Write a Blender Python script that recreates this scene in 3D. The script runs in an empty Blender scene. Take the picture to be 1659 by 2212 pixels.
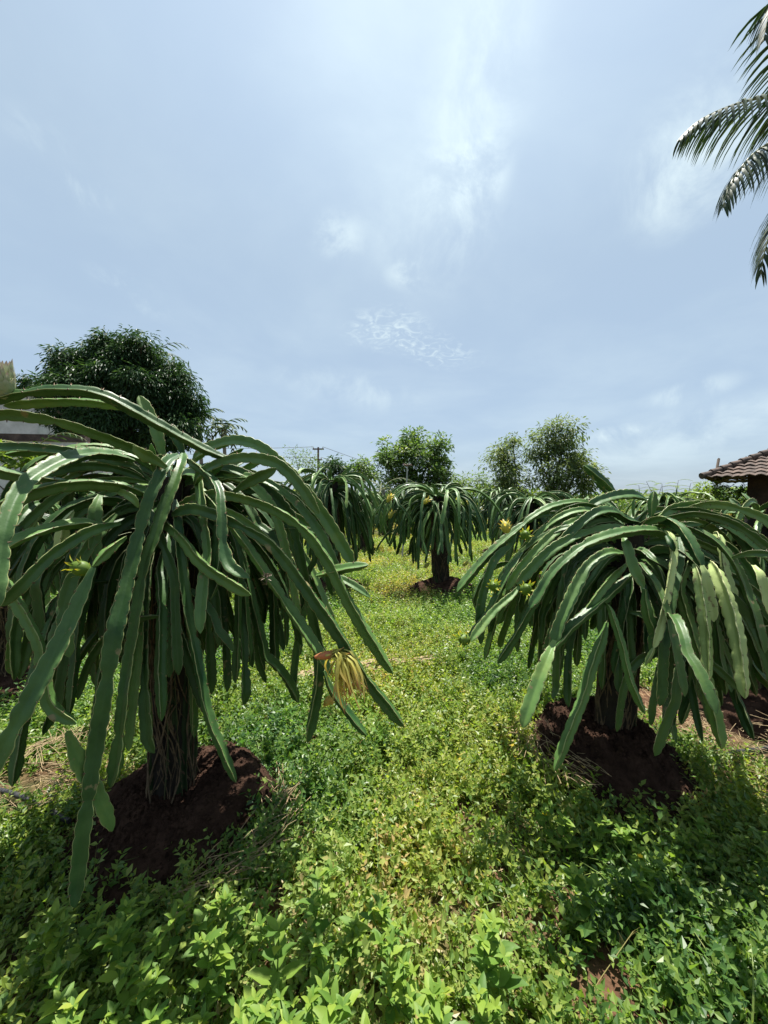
import bpy, math, random
import numpy as np
from mathutils import Vector, Matrix, noise as mnoise

R = math.radians
S = bpy.context.scene
COL = S.collection
random.seed(11)
rng = np.random.default_rng(7)

# ------------------------------------------------------------------ camera
CAM_Z, PITCH, F = 1.5, R(2.0), 829.5
cam_data = bpy.data.cameras.new('camera')
cam_data.sensor_fit = 'HORIZONTAL'; cam_data.sensor_width = 36; cam_data.lens = 18
cam_data.clip_start = 0.02; cam_data.clip_end = 2000
cam = bpy.data.objects.new('camera', cam_data); COL.objects.link(cam)
cam.location = (0, 0, CAM_Z); cam.rotation_euler = (R(90) - PITCH, 0, 0)
S.camera = cam
S.render.resolution_x = 768; S.render.resolution_y = 1024
S.view_settings.view_transform = 'Standard'; S.view_settings.look = 'None'
S.view_settings.exposure = 1.3; S.view_settings.gamma = 1.0
S.cycles.max_bounces = 7; S.cycles.diffuse_bounces = 3; S.cycles.glossy_bounces = 2
S.cycles.transmission_bounces = 3; S.cycles.transparent_max_bounces = 4

# ------------------------------------------------------------------ sun and sky
SUN_EL, SUN_AZ = R(70), R(8)             # azimuth from +Y towards +X
sun_dir = Vector((math.sin(SUN_AZ) * math.cos(SUN_EL), math.cos(SUN_AZ) * math.cos(SUN_EL), math.sin(SUN_EL)))
sl = bpy.data.lights.new('sun', 'SUN'); sl.energy = 5.0; sl.angle = R(0.6); sl.color = (1.0, .96, .88)
so = bpy.data.objects.new('sun', sl); COL.objects.link(so)
so.rotation_euler = sun_dir.to_track_quat('Z', 'Y').to_euler(); so.location = (0, 5, 30)

def build_world():
    w = bpy.data.worlds.new('World'); S.world = w; w.use_nodes = True
    nt = w.node_tree; N = nt.nodes; L = nt.links; N.clear()
    out = N.new('ShaderNodeOutputWorld'); bg = N.new('ShaderNodeBackground'); bg.inputs[1].default_value = 0.056
    L.new(bg.outputs[0], out.inputs[0])
    sky = N.new('ShaderNodeTexSky'); sky.sky_type = 'NISHITA'; sky.sun_disc = False
    sky.sun_elevation = SUN_EL; sky.sun_rotation = SUN_AZ
    sky.air_density = 1.0; sky.dust_density = 1.6; sky.ozone_density = 1.5; sky.altitude = 50
    tc = N.new('ShaderNodeTexCoord')
    def vm(op, a, b=None, c=None):
        n = N.new('ShaderNodeVectorMath'); n.operation = op
        for k, v in enumerate((a, b, c)):
            if v is None: continue
            if isinstance(v, (tuple, Vector)): n.inputs[k].default_value = tuple(v)
            else: L.new(v, n.inputs[k])
        return n
    def ma(op, a, b=None, c=None, clamp=False):
        n = N.new('ShaderNodeMath'); n.operation = op; n.use_clamp = clamp
        for k, v in enumerate((a, b, c)):
            if v is None: continue
            if isinstance(v, (int, float)): n.inputs[k].default_value = v
            else: L.new(v, n.inputs[k])
        return n.outputs[0]
    D = tc.outputs['Generated']
    # a cloud layer lies on a plane high overhead: direction / (z + small)
    sep = N.new('ShaderNodeSeparateXYZ'); L.new(D, sep.inputs[0])
    zz = ma('ADD', ma('MAXIMUM', sep.outputs[2], 0.0), 0.12)
    cx = ma('DIVIDE', sep.outputs[0], zz); cy = ma('DIVIDE', sep.outputs[1], zz)
    comb = N.new('ShaderNodeCombineXYZ'); L.new(cx, comb.inputs[0]); L.new(cy, comb.inputs[1])
    def noise(vec, scale, detail=8, rough=.6, dist=0.0):
        n = N.new('ShaderNodeTexNoise'); n.inputs['Scale'].default_value = scale
        n.inputs['Detail'].default_value = detail; n.inputs['Roughness'].default_value = rough
        n.inputs['Distortion'].default_value = dist
        L.new(vec, n.inputs['Vector']); return n.outputs[0]
    n_soft = noise(comb.outputs[0], 1.1, 9, .55, .3)
    n_fine = noise(D, 7.0, 10, .62, .4)
    n_rip = noise(comb.outputs[0], 16.0, 6, .55, 1.5)
    def ss(v, a, b):
        n = N.new('ShaderNodeMapRange'); n.interpolation_type = 'SMOOTHSTEP'
        L.new(v, n.inputs[0]); n.inputs[1].default_value = a; n.inputs[2].default_value = b
        return n.outputs[0]
    veil = ma('MULTIPLY', ss(n_soft, .35, .75), .26)
    total = veil
    def pdir(px, py):
        u = (px - 829.5) / F; v = (1106 - py) / F
        return Vector((u, math.cos(PITCH) + v * math.sin(PITCH), -math.sin(PITCH) + v * math.cos(PITCH))).normalized()
    def blob(px, py, rx, rz, amt, nz, lo=.38, hi=.62, tilt=0):
        c = pdir(px, py)
        right = Vector((c.y, -c.x, 0)).normalized(); up = right.cross(c).normalized()
        if tilt:
            a = R(tilt); right, up = right * math.cos(a) + up * math.sin(a), up * math.cos(a) - right * math.sin(a)
        d = vm('SUBTRACT', D, c).outputs[0]
        a = ma('DIVIDE', vm('DOT_PRODUCT', d, right).outputs['Value'], rx)
        b = ma('DIVIDE', vm('DOT_PRODUCT', d, up).outputs['Value'], rz)
        r = ma('SQRT', ma('ADD', ma('MULTIPLY', a, a), ma('MULTIPLY', b, b)))
        m = ma('SUBTRACT', 1.0, r, clamp=True)
        m = ss(m, 0.0, .75)
        k = ma('ADD', ss(nz, lo, hi), 0.0)
        # erode the rim with the noise so that the edge is ragged
        return ma('MULTIPLY', ma('MULTIPLY', m, k), amt)
    for args in ((1000, 330, .12, .34, .48, n_fine, .36, .66, -18), (930, 480, .22, .14, .36, n_fine, .34, .70, 0),
                 (880, 150, .30, .30, .45, n_soft, .20, .75, 0), (1030, 370, .08, .07, .55, n_fine, .40, .62, 0),
                 (728, 510, .075, .06, .55, n_fine, .38, .60, 0), (890, 590, .08, .045, .55, n_fine, .42, .62, 0),
                 (835, 710, .13, .062, .95, n_rip, .40, .85, 0), (935, 755, .14, .05, .9, n_rip, .42, .85, -15),
                 (1550, 275, .20, .13, .62, n_fine, .36, .72, 25), (1480, 385, .12, .12, .5, n_fine, .40, .70, 0),
                 (760, 840, .24, .06, .45, n_fine, .36, .66, -8), (150, 370, .10, .05, .6, n_fine, .44, .66, -30),
                 (1490, 845, .10, .03, .7, n_fine, .40, .62, 8), (1330, 935, .07, .022, .8, n_fine, .38, .58, 8),
                 (1500, 930, .32, .07, .6, n_fine, .34, .66, 10), (290, 635, .1, .04, .5, n_fine, .44, .66, -20)):
        total = ma('ADD', total, blob(*args))
    fac = ma('MINIMUM', total, .92)
    # pale humid air: bands of it low down, some everywhere
    hz = N.new('ShaderNodeMapRange'); hz.interpolation_type = 'SMOOTHSTEP'
    L.new(sep.outputs[2], hz.inputs[0]); hz.inputs[1].default_value = 0.0; hz.inputs[2].default_value = .55
    hz.inputs[3].default_value = .70; hz.inputs[4].default_value = .84
    m1 = N.new('ShaderNodeMix'); m1.data_type = 'RGBA'; L.new(hz.outputs[0], m1.inputs[0])
    L.new(sky.outputs[0], m1.inputs[6]); m1.inputs[7].default_value = (3.5, 4.55, 5.7, 1)
    m2 = N.new('ShaderNodeMix'); m2.data_type = 'RGBA'; L.new(fac, m2.inputs[0])
    L.new(m1.outputs[2], m2.inputs[6]); m2.inputs[7].default_value = (5.6, 6.7, 7.2, 1)
    # hazy sky: brighter on the sun's side, duller and bluer away from it
    sd = vm('DOT_PRODUCT', D, sun_dir).outputs['Value']
    g = N.new('ShaderNodeMapRange'); g.interpolation_type = 'SMOOTHSTEP'; L.new(sd, g.inputs[0]); g.inputs[1].default_value = -.45; g.inputs[2].default_value = .12
    g.inputs[3].default_value = .38; g.inputs[4].default_value = 1.0
    h = N.new('ShaderNodeMapRange'); h.interpolation_type = 'SMOOTHSTEP'; L.new(sd, h.inputs[0]); h.inputs[1].default_value = .72; h.inputs[2].default_value = 1.0
    h.inputs[3].default_value = 1.0; h.inputs[4].default_value = 1.2
    sc_ = vm('SCALE', m2.outputs[2]); L.new(ma('MULTIPLY', g.outputs[0], h.outputs[0]), sc_.inputs['Scale'])
    L.new(sc_.outputs[0], bg.inputs[0])
build_world()

# ------------------------------------------------------------------ helpers
def P(px, py, d):
    """the world point at distance d (along +Y) seen at a place of the photograph 1659 wide"""
    u = (px - 829.5) / F; v = (1106 - py) / F
    k = d / (math.cos(PITCH) + v * math.sin(PITCH))
    return Vector((u * k, d, CAM_Z + k * (-math.sin(PITCH) + v * math.cos(PITCH))))
def a_(x, y, d): return P(x * .3637, 685.8 + y * .3637, d)
def b_(x, y, d): return P(987.5 + x * .40475, 877.8 + y * .40475, d)
def c_(x, y, d): return P(x * .5622, 1206.9 + y * .5622, d)
def e_(x, y, d): return P(x, y, d)
def ground_at(px, py):
    u = (px - 829.5) / F; v = (1106 - py) / F
    zc = -math.sin(PITCH) + v * math.cos(PITCH)
    k = -CAM_Z / zc
    return Vector((u * k, k * (math.cos(PITCH) + v * math.sin(PITCH)), 0))

def gz(x, y):
    """height of the ground"""
    return (0.05 * mnoise.noise(Vector((x * .5, y * .5, 3.1))) + .02 * mnoise.noise(Vector((x * 2.1, y * 2.1, 7.7)))) * 1.0

def tag(o, label=None, cat=None, group=None, kind=None):
    if label: o['label'] = label
    if cat: o['category'] = cat
    if group: o['group'] = group
    if kind: o['kind'] = kind
    return o
def empty(name, loc, label=None, cat=None, group=None, rz=0.0):
    o = bpy.data.objects.new(name, None); COL.objects.link(o)
    o.location = loc; o.rotation_euler = (0, 0, rz); o.empty_display_size = .1
    return tag(o, label, cat, group)

class MB:
    """collects arrays of vertices and faces (3 or 4 corners) with one float attribute and material slots"""
    def __init__(s): s.v = []; s.a = []; s.t = []; s.q = []; s.tm = []; s.qm = []; s.n = 0
    def add(s, verts, faces, att=0.0, mat=0):
        verts = np.asarray(verts, float).reshape(-1, 3)
        faces = np.asarray(faces, int)
        if len(faces):
            if faces.shape[1] == 3: s.t.append(faces + s.n); s.tm.append(np.full(len(faces), mat))
            else: s.q.append(faces + s.n); s.qm.append(np.full(len(faces), mat))
        s.v.append(verts)
        s.a.append(np.broadcast_to(np.asarray(att, float), (len(verts),)).copy() if np.ndim(att) < 2 else att)
        s.n += len(verts)
    def tube(s, pts, r, n=6, att=0.0, mat=0, cap=True):
        pts = [Vector(p) for p in pts]; m = len(pts)
        rr = r if hasattr(r, '__len__') else [r] * m
        ref = Vector((0, 0, 1)); vs = []
        t0 = (pts[1] - pts[0]).normalized()
        if abs(t0.z) > .9: ref = Vector((1, 0, 0))
        for i in range(m):
            t = (pts[min(i + 1, m - 1)] - pts[max(i - 1, 0)]).normalized()
            nn = (ref - t * ref.dot(t)).normalized(); ref = nn; bb = t.cross(nn)
            for k in range(n):
                a = 2 * math.pi * k / n
                vs.append(pts[i] + (nn * math.cos(a) + bb * math.sin(a)) * rr[i])
        f = [(i * n + k, i * n + (k + 1) % n, (i + 1) * n + (k + 1) % n, (i + 1) * n + k) for i in range(m - 1) for k in range(n)]
        s.add([tuple(v) for v in vs], f, att, mat)
        if cap:
            for e, i in ((0, 0), (1, (m - 1) * n)):
                c = pts[-1 if e else 0]
                ring = [tuple(v) for v in vs[i:i + n]]
                ff = [(k, (k + 1) % n, n) if e else ((k + 1) % n, k, n) for k in range(n)]
                s.add(ring + [tuple(c)], ff, att, mat)
    def box(s, x0, x1, y0, y1, z0, z1, att=0.0, mat=0):
        v = [(x, y, z) for z in (z0, z1) for y in (y0, y1) for x in (x0, x1)]
        s.add(v, [(0, 2, 3, 1), (4, 5, 7, 6), (0, 1, 5, 4), (2, 6, 7, 3), (0, 4, 6, 2), (1, 3, 7, 5)], att, mat)
    def mesh(s, name, mats, smooth=True, origin=None):
        me = bpy.data.meshes.new(name)
        V = np.concatenate(s.v) if s.v else np.zeros((0, 3))
        if origin is not None: V = V - np.asarray(origin, float)
        A = np.concatenate(s.a) if s.a else np.zeros(0)
        T = np.concatenate(s.t) if s.t else np.zeros((0, 3), int)
        Q = np.concatenate(s.q) if s.q else np.zeros((0, 4), int)
        me.vertices.add(len(V)); me.vertices.foreach_set('co', V.astype(np.float32).ravel())
        nl = T.size + Q.size
        me.loops.add(nl); me.loops.foreach_set('vertex_index', np.concatenate([T.ravel(), Q.ravel()]).astype(np.int32))
        nf = len(T) + len(Q); me.polygons.add(nf)
        st = np.concatenate([np.arange(len(T)) * 3, T.size + np.arange(len(Q)) * 4]).astype(np.int32)
        me.polygons.foreach_set('loop_start', st)
        me.polygons.foreach_set('loop_total', np.concatenate([np.full(len(T), 3), np.full(len(Q), 4)]).astype(np.int32))
        mi = np.concatenate([np.concatenate(s.tm) if s.tm else np.zeros(0), np.concatenate(s.qm) if s.qm else np.zeros(0)]).astype(np.int32)
        me.polygons.foreach_set('material_index', mi)
        me.polygons.foreach_set('use_smooth', np.full(nf, smooth))
        at = me.attributes.new('tone', 'FLOAT', 'POINT'); at.data.foreach_set('value', A.astype(np.float32))
        for m in (mats if isinstance(mats, (list, tuple)) else [mats]): me.materials.append(m)
        me.update(calc_edges=True); me.validate()
        return me
    def build(s, name, mats, parent=None, smooth=True, origin=None):
        if origin is None and parent is not None:
            mw = Matrix.Translation(parent.location); origin = mw.translation
        o = bpy.data.objects.new(name, s.mesh(name, mats, smooth, origin)); COL.objects.link(o)
        if parent is not None: o.parent = parent
        return o

def copy_tree(o, parent=None):
    c = o.copy(); COL.objects.link(c)
    if parent is not None: c.parent = parent
    for ch in list(o.children): copy_tree(ch, c)
    return c

def spline(pts, step):
    """Catmull-Rom through pts, sampled evenly"""
    p = np.array([tuple(q) for q in pts], float)
    p = np.vstack([2 * p[0] - p[1], p, 2 * p[-1] - p[-2]])
    out = []
    for i in range(1, len(p) - 2):
        t = np.linspace(0, 1, 14, endpoint=False)[:, None]
        p0, p1, p2, p3 = p[i - 1], p[i], p[i + 1], p[i + 2]
        out.append(.5 * ((2 * p1) + (-p0 + p2) * t + (2 * p0 - 5 * p1 + 4 * p2 - p3) * t ** 2 + (-p0 + 3 * p1 - 3 * p2 + p3) * t ** 3))
    out.append(p[-2][None]); q = np.concatenate(out)
    d = np.concatenate([[0], np.cumsum(np.linalg.norm(np.diff(q, axis=0), axis=1))])
    n = max(4, int(d[-1] / step)); s = np.linspace(0, d[-1], n)
    return np.stack([np.interp(s, d, q[:, k]) for k in range(3)], 1), s

# ------------------------------------------------------------------ materials
def new_mat(name):
    m = bpy.data.materials.new(name); m.use_nodes = True
    nt = m.node_tree; nt.nodes.clear(); return m, nt, nt.nodes, nt.links
def ramp(N, L, fac, stops):
    r = N.new('ShaderNodeValToRGB'); e = r.color_ramp.elements
    while len(e) < len(stops): e.new(.5)
    for i, (p, c) in enumerate(stops): e[i].position = p; e[i].color = (*c, 1)
    L.new(fac, r.inputs[0]); return r.outputs[0]
def leaf_mat(name, stops, trans=.4, rough=.45, spec=.4, tboost=(1.5, 1.5, .7), patch=None):
    m, nt, N, L = new_mat(name)
    out = N.new('ShaderNodeOutputMaterial'); pr = N.new('ShaderNodeBsdfPrincipled')
    at = N.new('ShaderNodeAttribute'); at.attribute_name = 'tone'
    col = ramp(N, L, at.outputs['Fac'], stops)
    if patch:
        tc = N.new('ShaderNodeTexCoord'); nz = N.new('ShaderNodeTexNoise'); nz.inputs['Scale'].default_value = patch[0]
        nz.inputs['Detail'].default_value = 4
        L.new(tc.outputs['Object'], nz.inputs[0])
        f = ramp(N, L, nz.outputs[0], [(.40, (0, 0, 0)), (.62, (1, 1, 1))])
        mx = N.new('ShaderNodeMix'); mx.data_type = 'RGBA'; L.new(f, mx.inputs[0]); L.new(col, mx.inputs[6])
        hs = N.new('ShaderNodeMix'); hs.data_type = 'RGBA'; hs.blend_type = 'MULTIPLY'; hs.inputs[0].default_value = 1
        L.new(col, hs.inputs[6]); hs.inputs[7].default_value = (*patch[1], 1)
        L.new(hs.outputs[2], mx.inputs[7]); col = mx.outputs[2]
    L.new(col, pr.inputs['Base Color']); pr.inputs['Roughness'].default_value = rough
    pr.inputs['Specular IOR Level'].default_value = spec
    tr = N.new('ShaderNodeBsdfTranslucent')
    tb = N.new('ShaderNodeMix'); tb.data_type = 'RGBA'; tb.blend_type = 'MULTIPLY'; tb.inputs[0].default_value = 1
    L.new(col, tb.inputs[6]); tb.inputs[7].default_value = (*tboost, 1); L.new(tb.outputs[2], tr.inputs[0])
    ms = N.new('ShaderNodeMixShader'); ms.inputs[0].default_value = trans
    L.new(pr.outputs[0], ms.inputs[1]); L.new(tr.outputs[0], ms.inputs[2]); L.new(ms.outputs[0], out.inputs[0])
    return m
def solid_mat(name, c1, c2, scale=8, rough=.8, bump=.3, bscale=40, spec=.3, stretch=(1, 1, 1), detail=6, lo=.35, hi=.65, c3=None):
    m, nt, N, L = new_mat(name)
    out = N.new('ShaderNodeOutputMaterial'); pr = N.new('ShaderNodeBsdfPrincipled')
    tc = N.new('ShaderNodeTexCoord'); mp = N.new('ShaderNodeMapping'); mp.inputs['Scale'].default_value = stretch
    L.new(tc.outputs['Object'], mp.inputs[0])
    nz = N.new('ShaderNodeTexNoise'); nz.inputs['Scale'].default_value = scale; nz.inputs['Detail'].default_value = detail
    nz.inputs['Roughness'].default_value = .65
    L.new(mp.outputs[0], nz.inputs[0])
    st = [(lo, c1), (hi, c2)] + ([(min(hi + .1, 1), c3)] if c3 else [])
    L.new(ramp(N, L, nz.outputs[0], st), pr.inputs['Base Color'])
    pr.inputs['Roughness'].default_value = rough; pr.inputs['Specular IOR Level'].default_value = spec
    if bump:
        n2 = N.new('ShaderNodeTexNoise'); n2.inputs['Scale'].default_value = bscale; n2.inputs['Detail'].default_value = 8
        n2.inputs['Roughness'].default_value = .7; L.new(mp.outputs[0], n2.inputs[0])
        bp = N.new('ShaderNodeBump'); bp.inputs['Strength'].default_value = bump; bp.inputs['Distance'].default_value = .02
        L.new(n2.outputs[0], bp.inputs['Height']); L.new(bp.outputs[0], pr.inputs['Normal'])
    L.new(pr.outputs[0], out.inputs[0]); return m
def cactus_mat(name, dark, light, margin, spine):
    m, nt, N, L = new_mat(name)
    out = N.new('ShaderNodeOutputMaterial'); pr = N.new('ShaderNodeBsdfPrincipled')
    oi = N.new('ShaderNodeObjectInfo'); tc = N.new('ShaderNodeTexCoord'); geo = N.new('ShaderNodeNewGeometry')
    nz = N.new('ShaderNodeTexNoise'); nz.inputs['Scale'].default_value = 9; nz.inputs['Detail'].default_value = 7
    nz.inputs['Roughness'].default_value = .65; L.new(tc.outputs['Object'], nz.inputs[0])
    ad = N.new('ShaderNodeMath'); ad.operation = 'MULTIPLY_ADD'; L.new(oi.outputs['Random'], ad.inputs[0]); ad.inputs[1].default_value = .55
    sb = N.new('ShaderNodeMath'); sb.operation = 'MULTIPLY_ADD'; L.new(nz.outputs[0], sb.inputs[0]); sb.inputs[1].default_value = .8; sb.inputs[2].default_value = -.18
    L.new(sb.outputs[0], ad.inputs[2])
    base = ramp(N, L, ad.outputs[0], [(.1, dark), (.68, light), (.86, (light[0] * 1.55, light[1] * 1.22, light[2] * 1.05))])
    # corky blemishes
    n2 = N.new('ShaderNodeTexNoise'); n2.inputs['Scale'].default_value = 22; n2.inputs['Detail'].default_value = 4
    L.new(tc.outputs['Object'], n2.inputs[0])
    bl = ramp(N, L, n2.outputs[0], [(.665, (0, 0, 0)), (.72, (1, 1, 1))])
    m0 = N.new('ShaderNodeMix'); m0.data_type = 'RGBA'; L.new(bl, m0.inputs[0]); L.new(base, m0.inputs[6]); m0.inputs[7].default_value = (.20, .17, .08, 1)
    at = N.new('ShaderNodeAttribute'); at.attribute_name = 'tone'
    f1 = ramp(N, L, at.outputs['Fac'], [(.40, (0, 0, 0)), (.50, (1, 1, 1))])
    m1 = N.new('ShaderNodeMix'); m1.data_type = 'RGBA'; L.new(f1, m1.inputs[0]); L.new(m0.outputs[2], m1.inputs[6]); m1.inputs[7].default_value = (*margin, 1)
    f2 = ramp(N, L, at.outputs['Fac'], [(.55, (0, 0, 0)), (.8, (1, 1, 1))])
    m2 = N.new('ShaderNodeMix'); m2.data_type = 'RGBA'; L.new(f2, m2.inputs[0]); L.new(m1.outputs[2], m2.inputs[6]); m2.inputs[7].default_value = (*spine, 1)
    L.new(m2.outputs[2], pr.inputs['Base Color'])
    pr.inputs['Roughness'].default_value = .42; pr.inputs['Specular IOR Level'].default_value = .30
    rr = N.new('ShaderNodeMapRange'); L.new(nz.outputs[0], rr.inputs[0]); rr.inputs[1].default_value = .3; rr.inputs[2].default_value = .7
    rr.inputs[3].default_value = .36; rr.inputs[4].default_value = .6; L.new(rr.outputs[0], pr.inputs['Roughness'])
    bp = N.new('ShaderNodeBump'); bp.inputs['Strength'].default_value = .35; bp.inputs['Distance'].default_value = .01
    L.new(nz.outputs[0], bp.inputs['Height']); L.new(bp.outputs[0], pr.inputs['Normal'])
    tr = N.new('ShaderNodeBsdfTranslucent'); L.new(m2.outputs[2], tr.inputs[0])
    ms = N.new('ShaderNodeMixShader'); ms.inputs[0].default_value = .06
    L.new(pr.outputs[0], ms.inputs[1]); L.new(tr.outputs[0], ms.inputs[2])
    L.new(ms.outputs[0], out.inputs[0]); return m

M = {}
M['cactus'] = cactus_mat('cactus_skin', (.012, .052, .013), (.098, .185, .048), (.30, .33, .13), (.14, .09, .05))
M['cactus_pale_sunlit'] = cactus_mat('cactus_skin_yellowed_sunlit', (.21, .30, .095), (.38, .46, .18), (.55, .55, .28), (.12, .08, .05))  # yellowed skin, lightened further: direct sun is painted into the colour
M['cactus_mature_shaded'] = cactus_mat('cactus_skin_mature_shaded', (.006, .030, .007), (.045, .100, .026), (.20, .22, .11), (.10, .07, .04))  # older skin, with the dark shade inside the crown painted into its colour
M['cactus_old'] = cactus_mat('cactus_skin_old', (.016, .036, .014), (.04, .062, .024), (.09, .08, .04), (.06, .04, .03))
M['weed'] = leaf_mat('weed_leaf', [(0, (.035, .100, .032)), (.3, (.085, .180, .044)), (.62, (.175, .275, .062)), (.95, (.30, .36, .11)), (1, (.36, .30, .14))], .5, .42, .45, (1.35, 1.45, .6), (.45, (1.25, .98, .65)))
M['herb'] = leaf_mat('herb_leaf', [(0, (.045, .12, .025)), (.5, (.125, .225, .035)), (.85, (.25, .34, .05)), (1, (.36, .37, .07))], .45, .55, .3, (1.4, 1.5, .55))
M['petal_yellow'] = solid_mat('yellow_petal', (.8, .55, .02), (.85, .65, .05), rough=.6, bump=0)
M['grass'] = leaf_mat('grass_blade', [(0, (.07, .15, .03)), (.6, (.16, .24, .05)), (.85, (.34, .32, .12)), (1, (.42, .34, .18))], .4, .5, .3)
M['straw'] = solid_mat('dry_straw', (.20, .14, .075), (.36, .27, .15), scale=30, bump=0, rough=.7)
M['soil'] = solid_mat('red_brown_soil', (.045, .022, .014), (.13, .065, .035), scale=5, bump=.8, bscale=60, rough=.95, spec=.1, lo=.3, hi=.7)
M['mound'] = solid_mat('coir_soil', (.026, .015, .011), (.095, .054, .037), scale=11, bump=1.0, bscale=110, rough=1, spec=.05, lo=.35, hi=.72, c3=(.19, .115, .075))
M['bark'] = solid_mat('tree_bark', (.05, .04, .03), (.12, .095, .07), scale=6, stretch=(1, 1, .25), bump=.7, bscale=20)
M['palm_bark'] = solid_mat('palm_bark', (.14, .12, .10), (.25, .22, .19), scale=4, stretch=(.3, .3, 6), bump=.7, bscale=8)
M['root'] = solid_mat('aerial_root', (.05, .034, .022), (.16, .11, .065), scale=20, bump=.5, bscale=50, rough=.95)
M['post'] = solid_mat('overgrown_post', (.012, .010, .008), (.036, .027, .020), scale=12, bump=.9, bscale=40, rough=.95, stretch=(1, 1, .4))
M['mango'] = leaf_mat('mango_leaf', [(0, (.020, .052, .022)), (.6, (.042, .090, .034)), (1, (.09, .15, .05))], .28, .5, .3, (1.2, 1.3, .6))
M['bush'] = leaf_mat('bush_leaf', [(0, (.045, .095, .03)), (.6, (.09, .16, .045)), (1, (.20, .25, .08))], .4, .5, .35)
M['olive'] = leaf_mat('olive_leaf', [(0, (.07, .115, .045)), (.6, (.13, .18, .07)), (1, (.22, .25, .12))], .42, .5, .35)
M['pale'] = leaf_mat('pale_leaf', [(0, (.08, .14, .04)), (.6, (.13, .20, .06)), (1, (.2, .26, .1))], .4, .5, .35)
M['yellowgreen'] = leaf_mat('bright_leaf', [(0, (.08, .15, .03)), (1, (.2, .27, .05))], .45, .4, .45)
M['frond'] = leaf_mat('palm_leaflet', [(0, (.015, .035, .014)), (.6, (.030, .060, .022)), (1, (.06, .085, .035))], .22, .5, .25)
M['frond_far'] = leaf_mat('distant_palm_leaflet', [(0, (.03, .065, .025)), (1, (.07, .12, .045))], .3, .6, .15)
M['rachis'] = solid_mat('palm_rachis', (.16, .19, .07), (.25, .24, .11), scale=5, bump=0, rough=.45)
M['wall'] = solid_mat('limewashed_wall', (.42, .42, .42), (.60, .60, .60), scale=1.2, bump=.2, rough=.9)
M['wall_grey'] = solid_mat('grey_plaster', (.20, .20, .19), (.34, .34, .33), scale=2, bump=.3, rough=.9)
M['stain'] = solid_mat('mossy_coping', (.04, .03, .03), (.11, .08, .07), scale=4, bump=.4, rough=.95)
M['sheet'] = solid_mat('weathered_sheet', (.22, .23, .24), (.38, .39, .40), scale=2, bump=.1, rough=.5)
M['tile'] = solid_mat('weathered_clay_tile', (.050, .042, .038), (.15, .105, .085), scale=3.5, bump=.5, bscale=25, rough=.9, c3=(.22, .18, .15))
M['brick'] = solid_mat('dark_laterite', (.022, .013, .010), (.055, .032, .024), scale=3, bump=.6, rough=.95)
M['wood'] = solid_mat('dark_wood', (.03, .02, .014), (.07, .05, .035), scale=6, bump=.3, rough=.8)
M['pipe'] = solid_mat('black_pipe', (.02, .02, .022), (.045, .045, .05), scale=10, bump=.1, rough=.45)
M['concrete'] = solid_mat('pale_concrete', (.30, .29, .27), (.45, .44, .41), scale=5, bump=.2, rough=.85)
M['iron'] = solid_mat('rusty_iron', (.09, .06, .05), (.17, .11, .09), scale=8, bump=.2, rough=.7)
M['wire'] = solid_mat('dull_wire', (.10, .10, .11), (.16, .16, .17), scale=2, bump=0, rough=.5)
M['china'] = solid_mat('white_porcelain', (.7, .7, .68), (.8, .8, .78), bump=0, rough=.2)
M['bract'] = leaf_mat('flower_bract', [(0, (.30, .32, .08)), (.4, (.56, .50, .12)), (.75, (.58, .44, .12)), (.9, (.46, .20, .09)), (1, (.40, .14, .09))], .35, .5, .3, (1.3, 1.2, .7))
M['bract_green'] = leaf_mat('fruit_bract', [(0, (.09, .17, .03)), (.5, (.24, .30, .05)), (.85, (.62, .50, .05)), (1, (.50, .20, .04))], .35, .5, .3, (1.3, 1.3, .6))
M['bud'] = leaf_mat('pale_bud', [(0, (.22, .28, .12)), (.6, (.42, .43, .27)), (1, (.36, .22, .20))], .25, .5, .3, (1, 1, 1))
M['wilt'] = solid_mat('withered_tissue', (.10, .07, .05), (.33, .28, .22), scale=40, bump=.5, rough=.9)
M['skin'] = solid_mat('skin', (.50, .27, .19), (.58, .33, .24), scale=20, bump=.15, bscale=120, rough=.5)
M['nail'] = solid_mat('nail', (.60, .38, .32), (.66, .44, .38), scale=10, bump=0, rough=.3)

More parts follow.
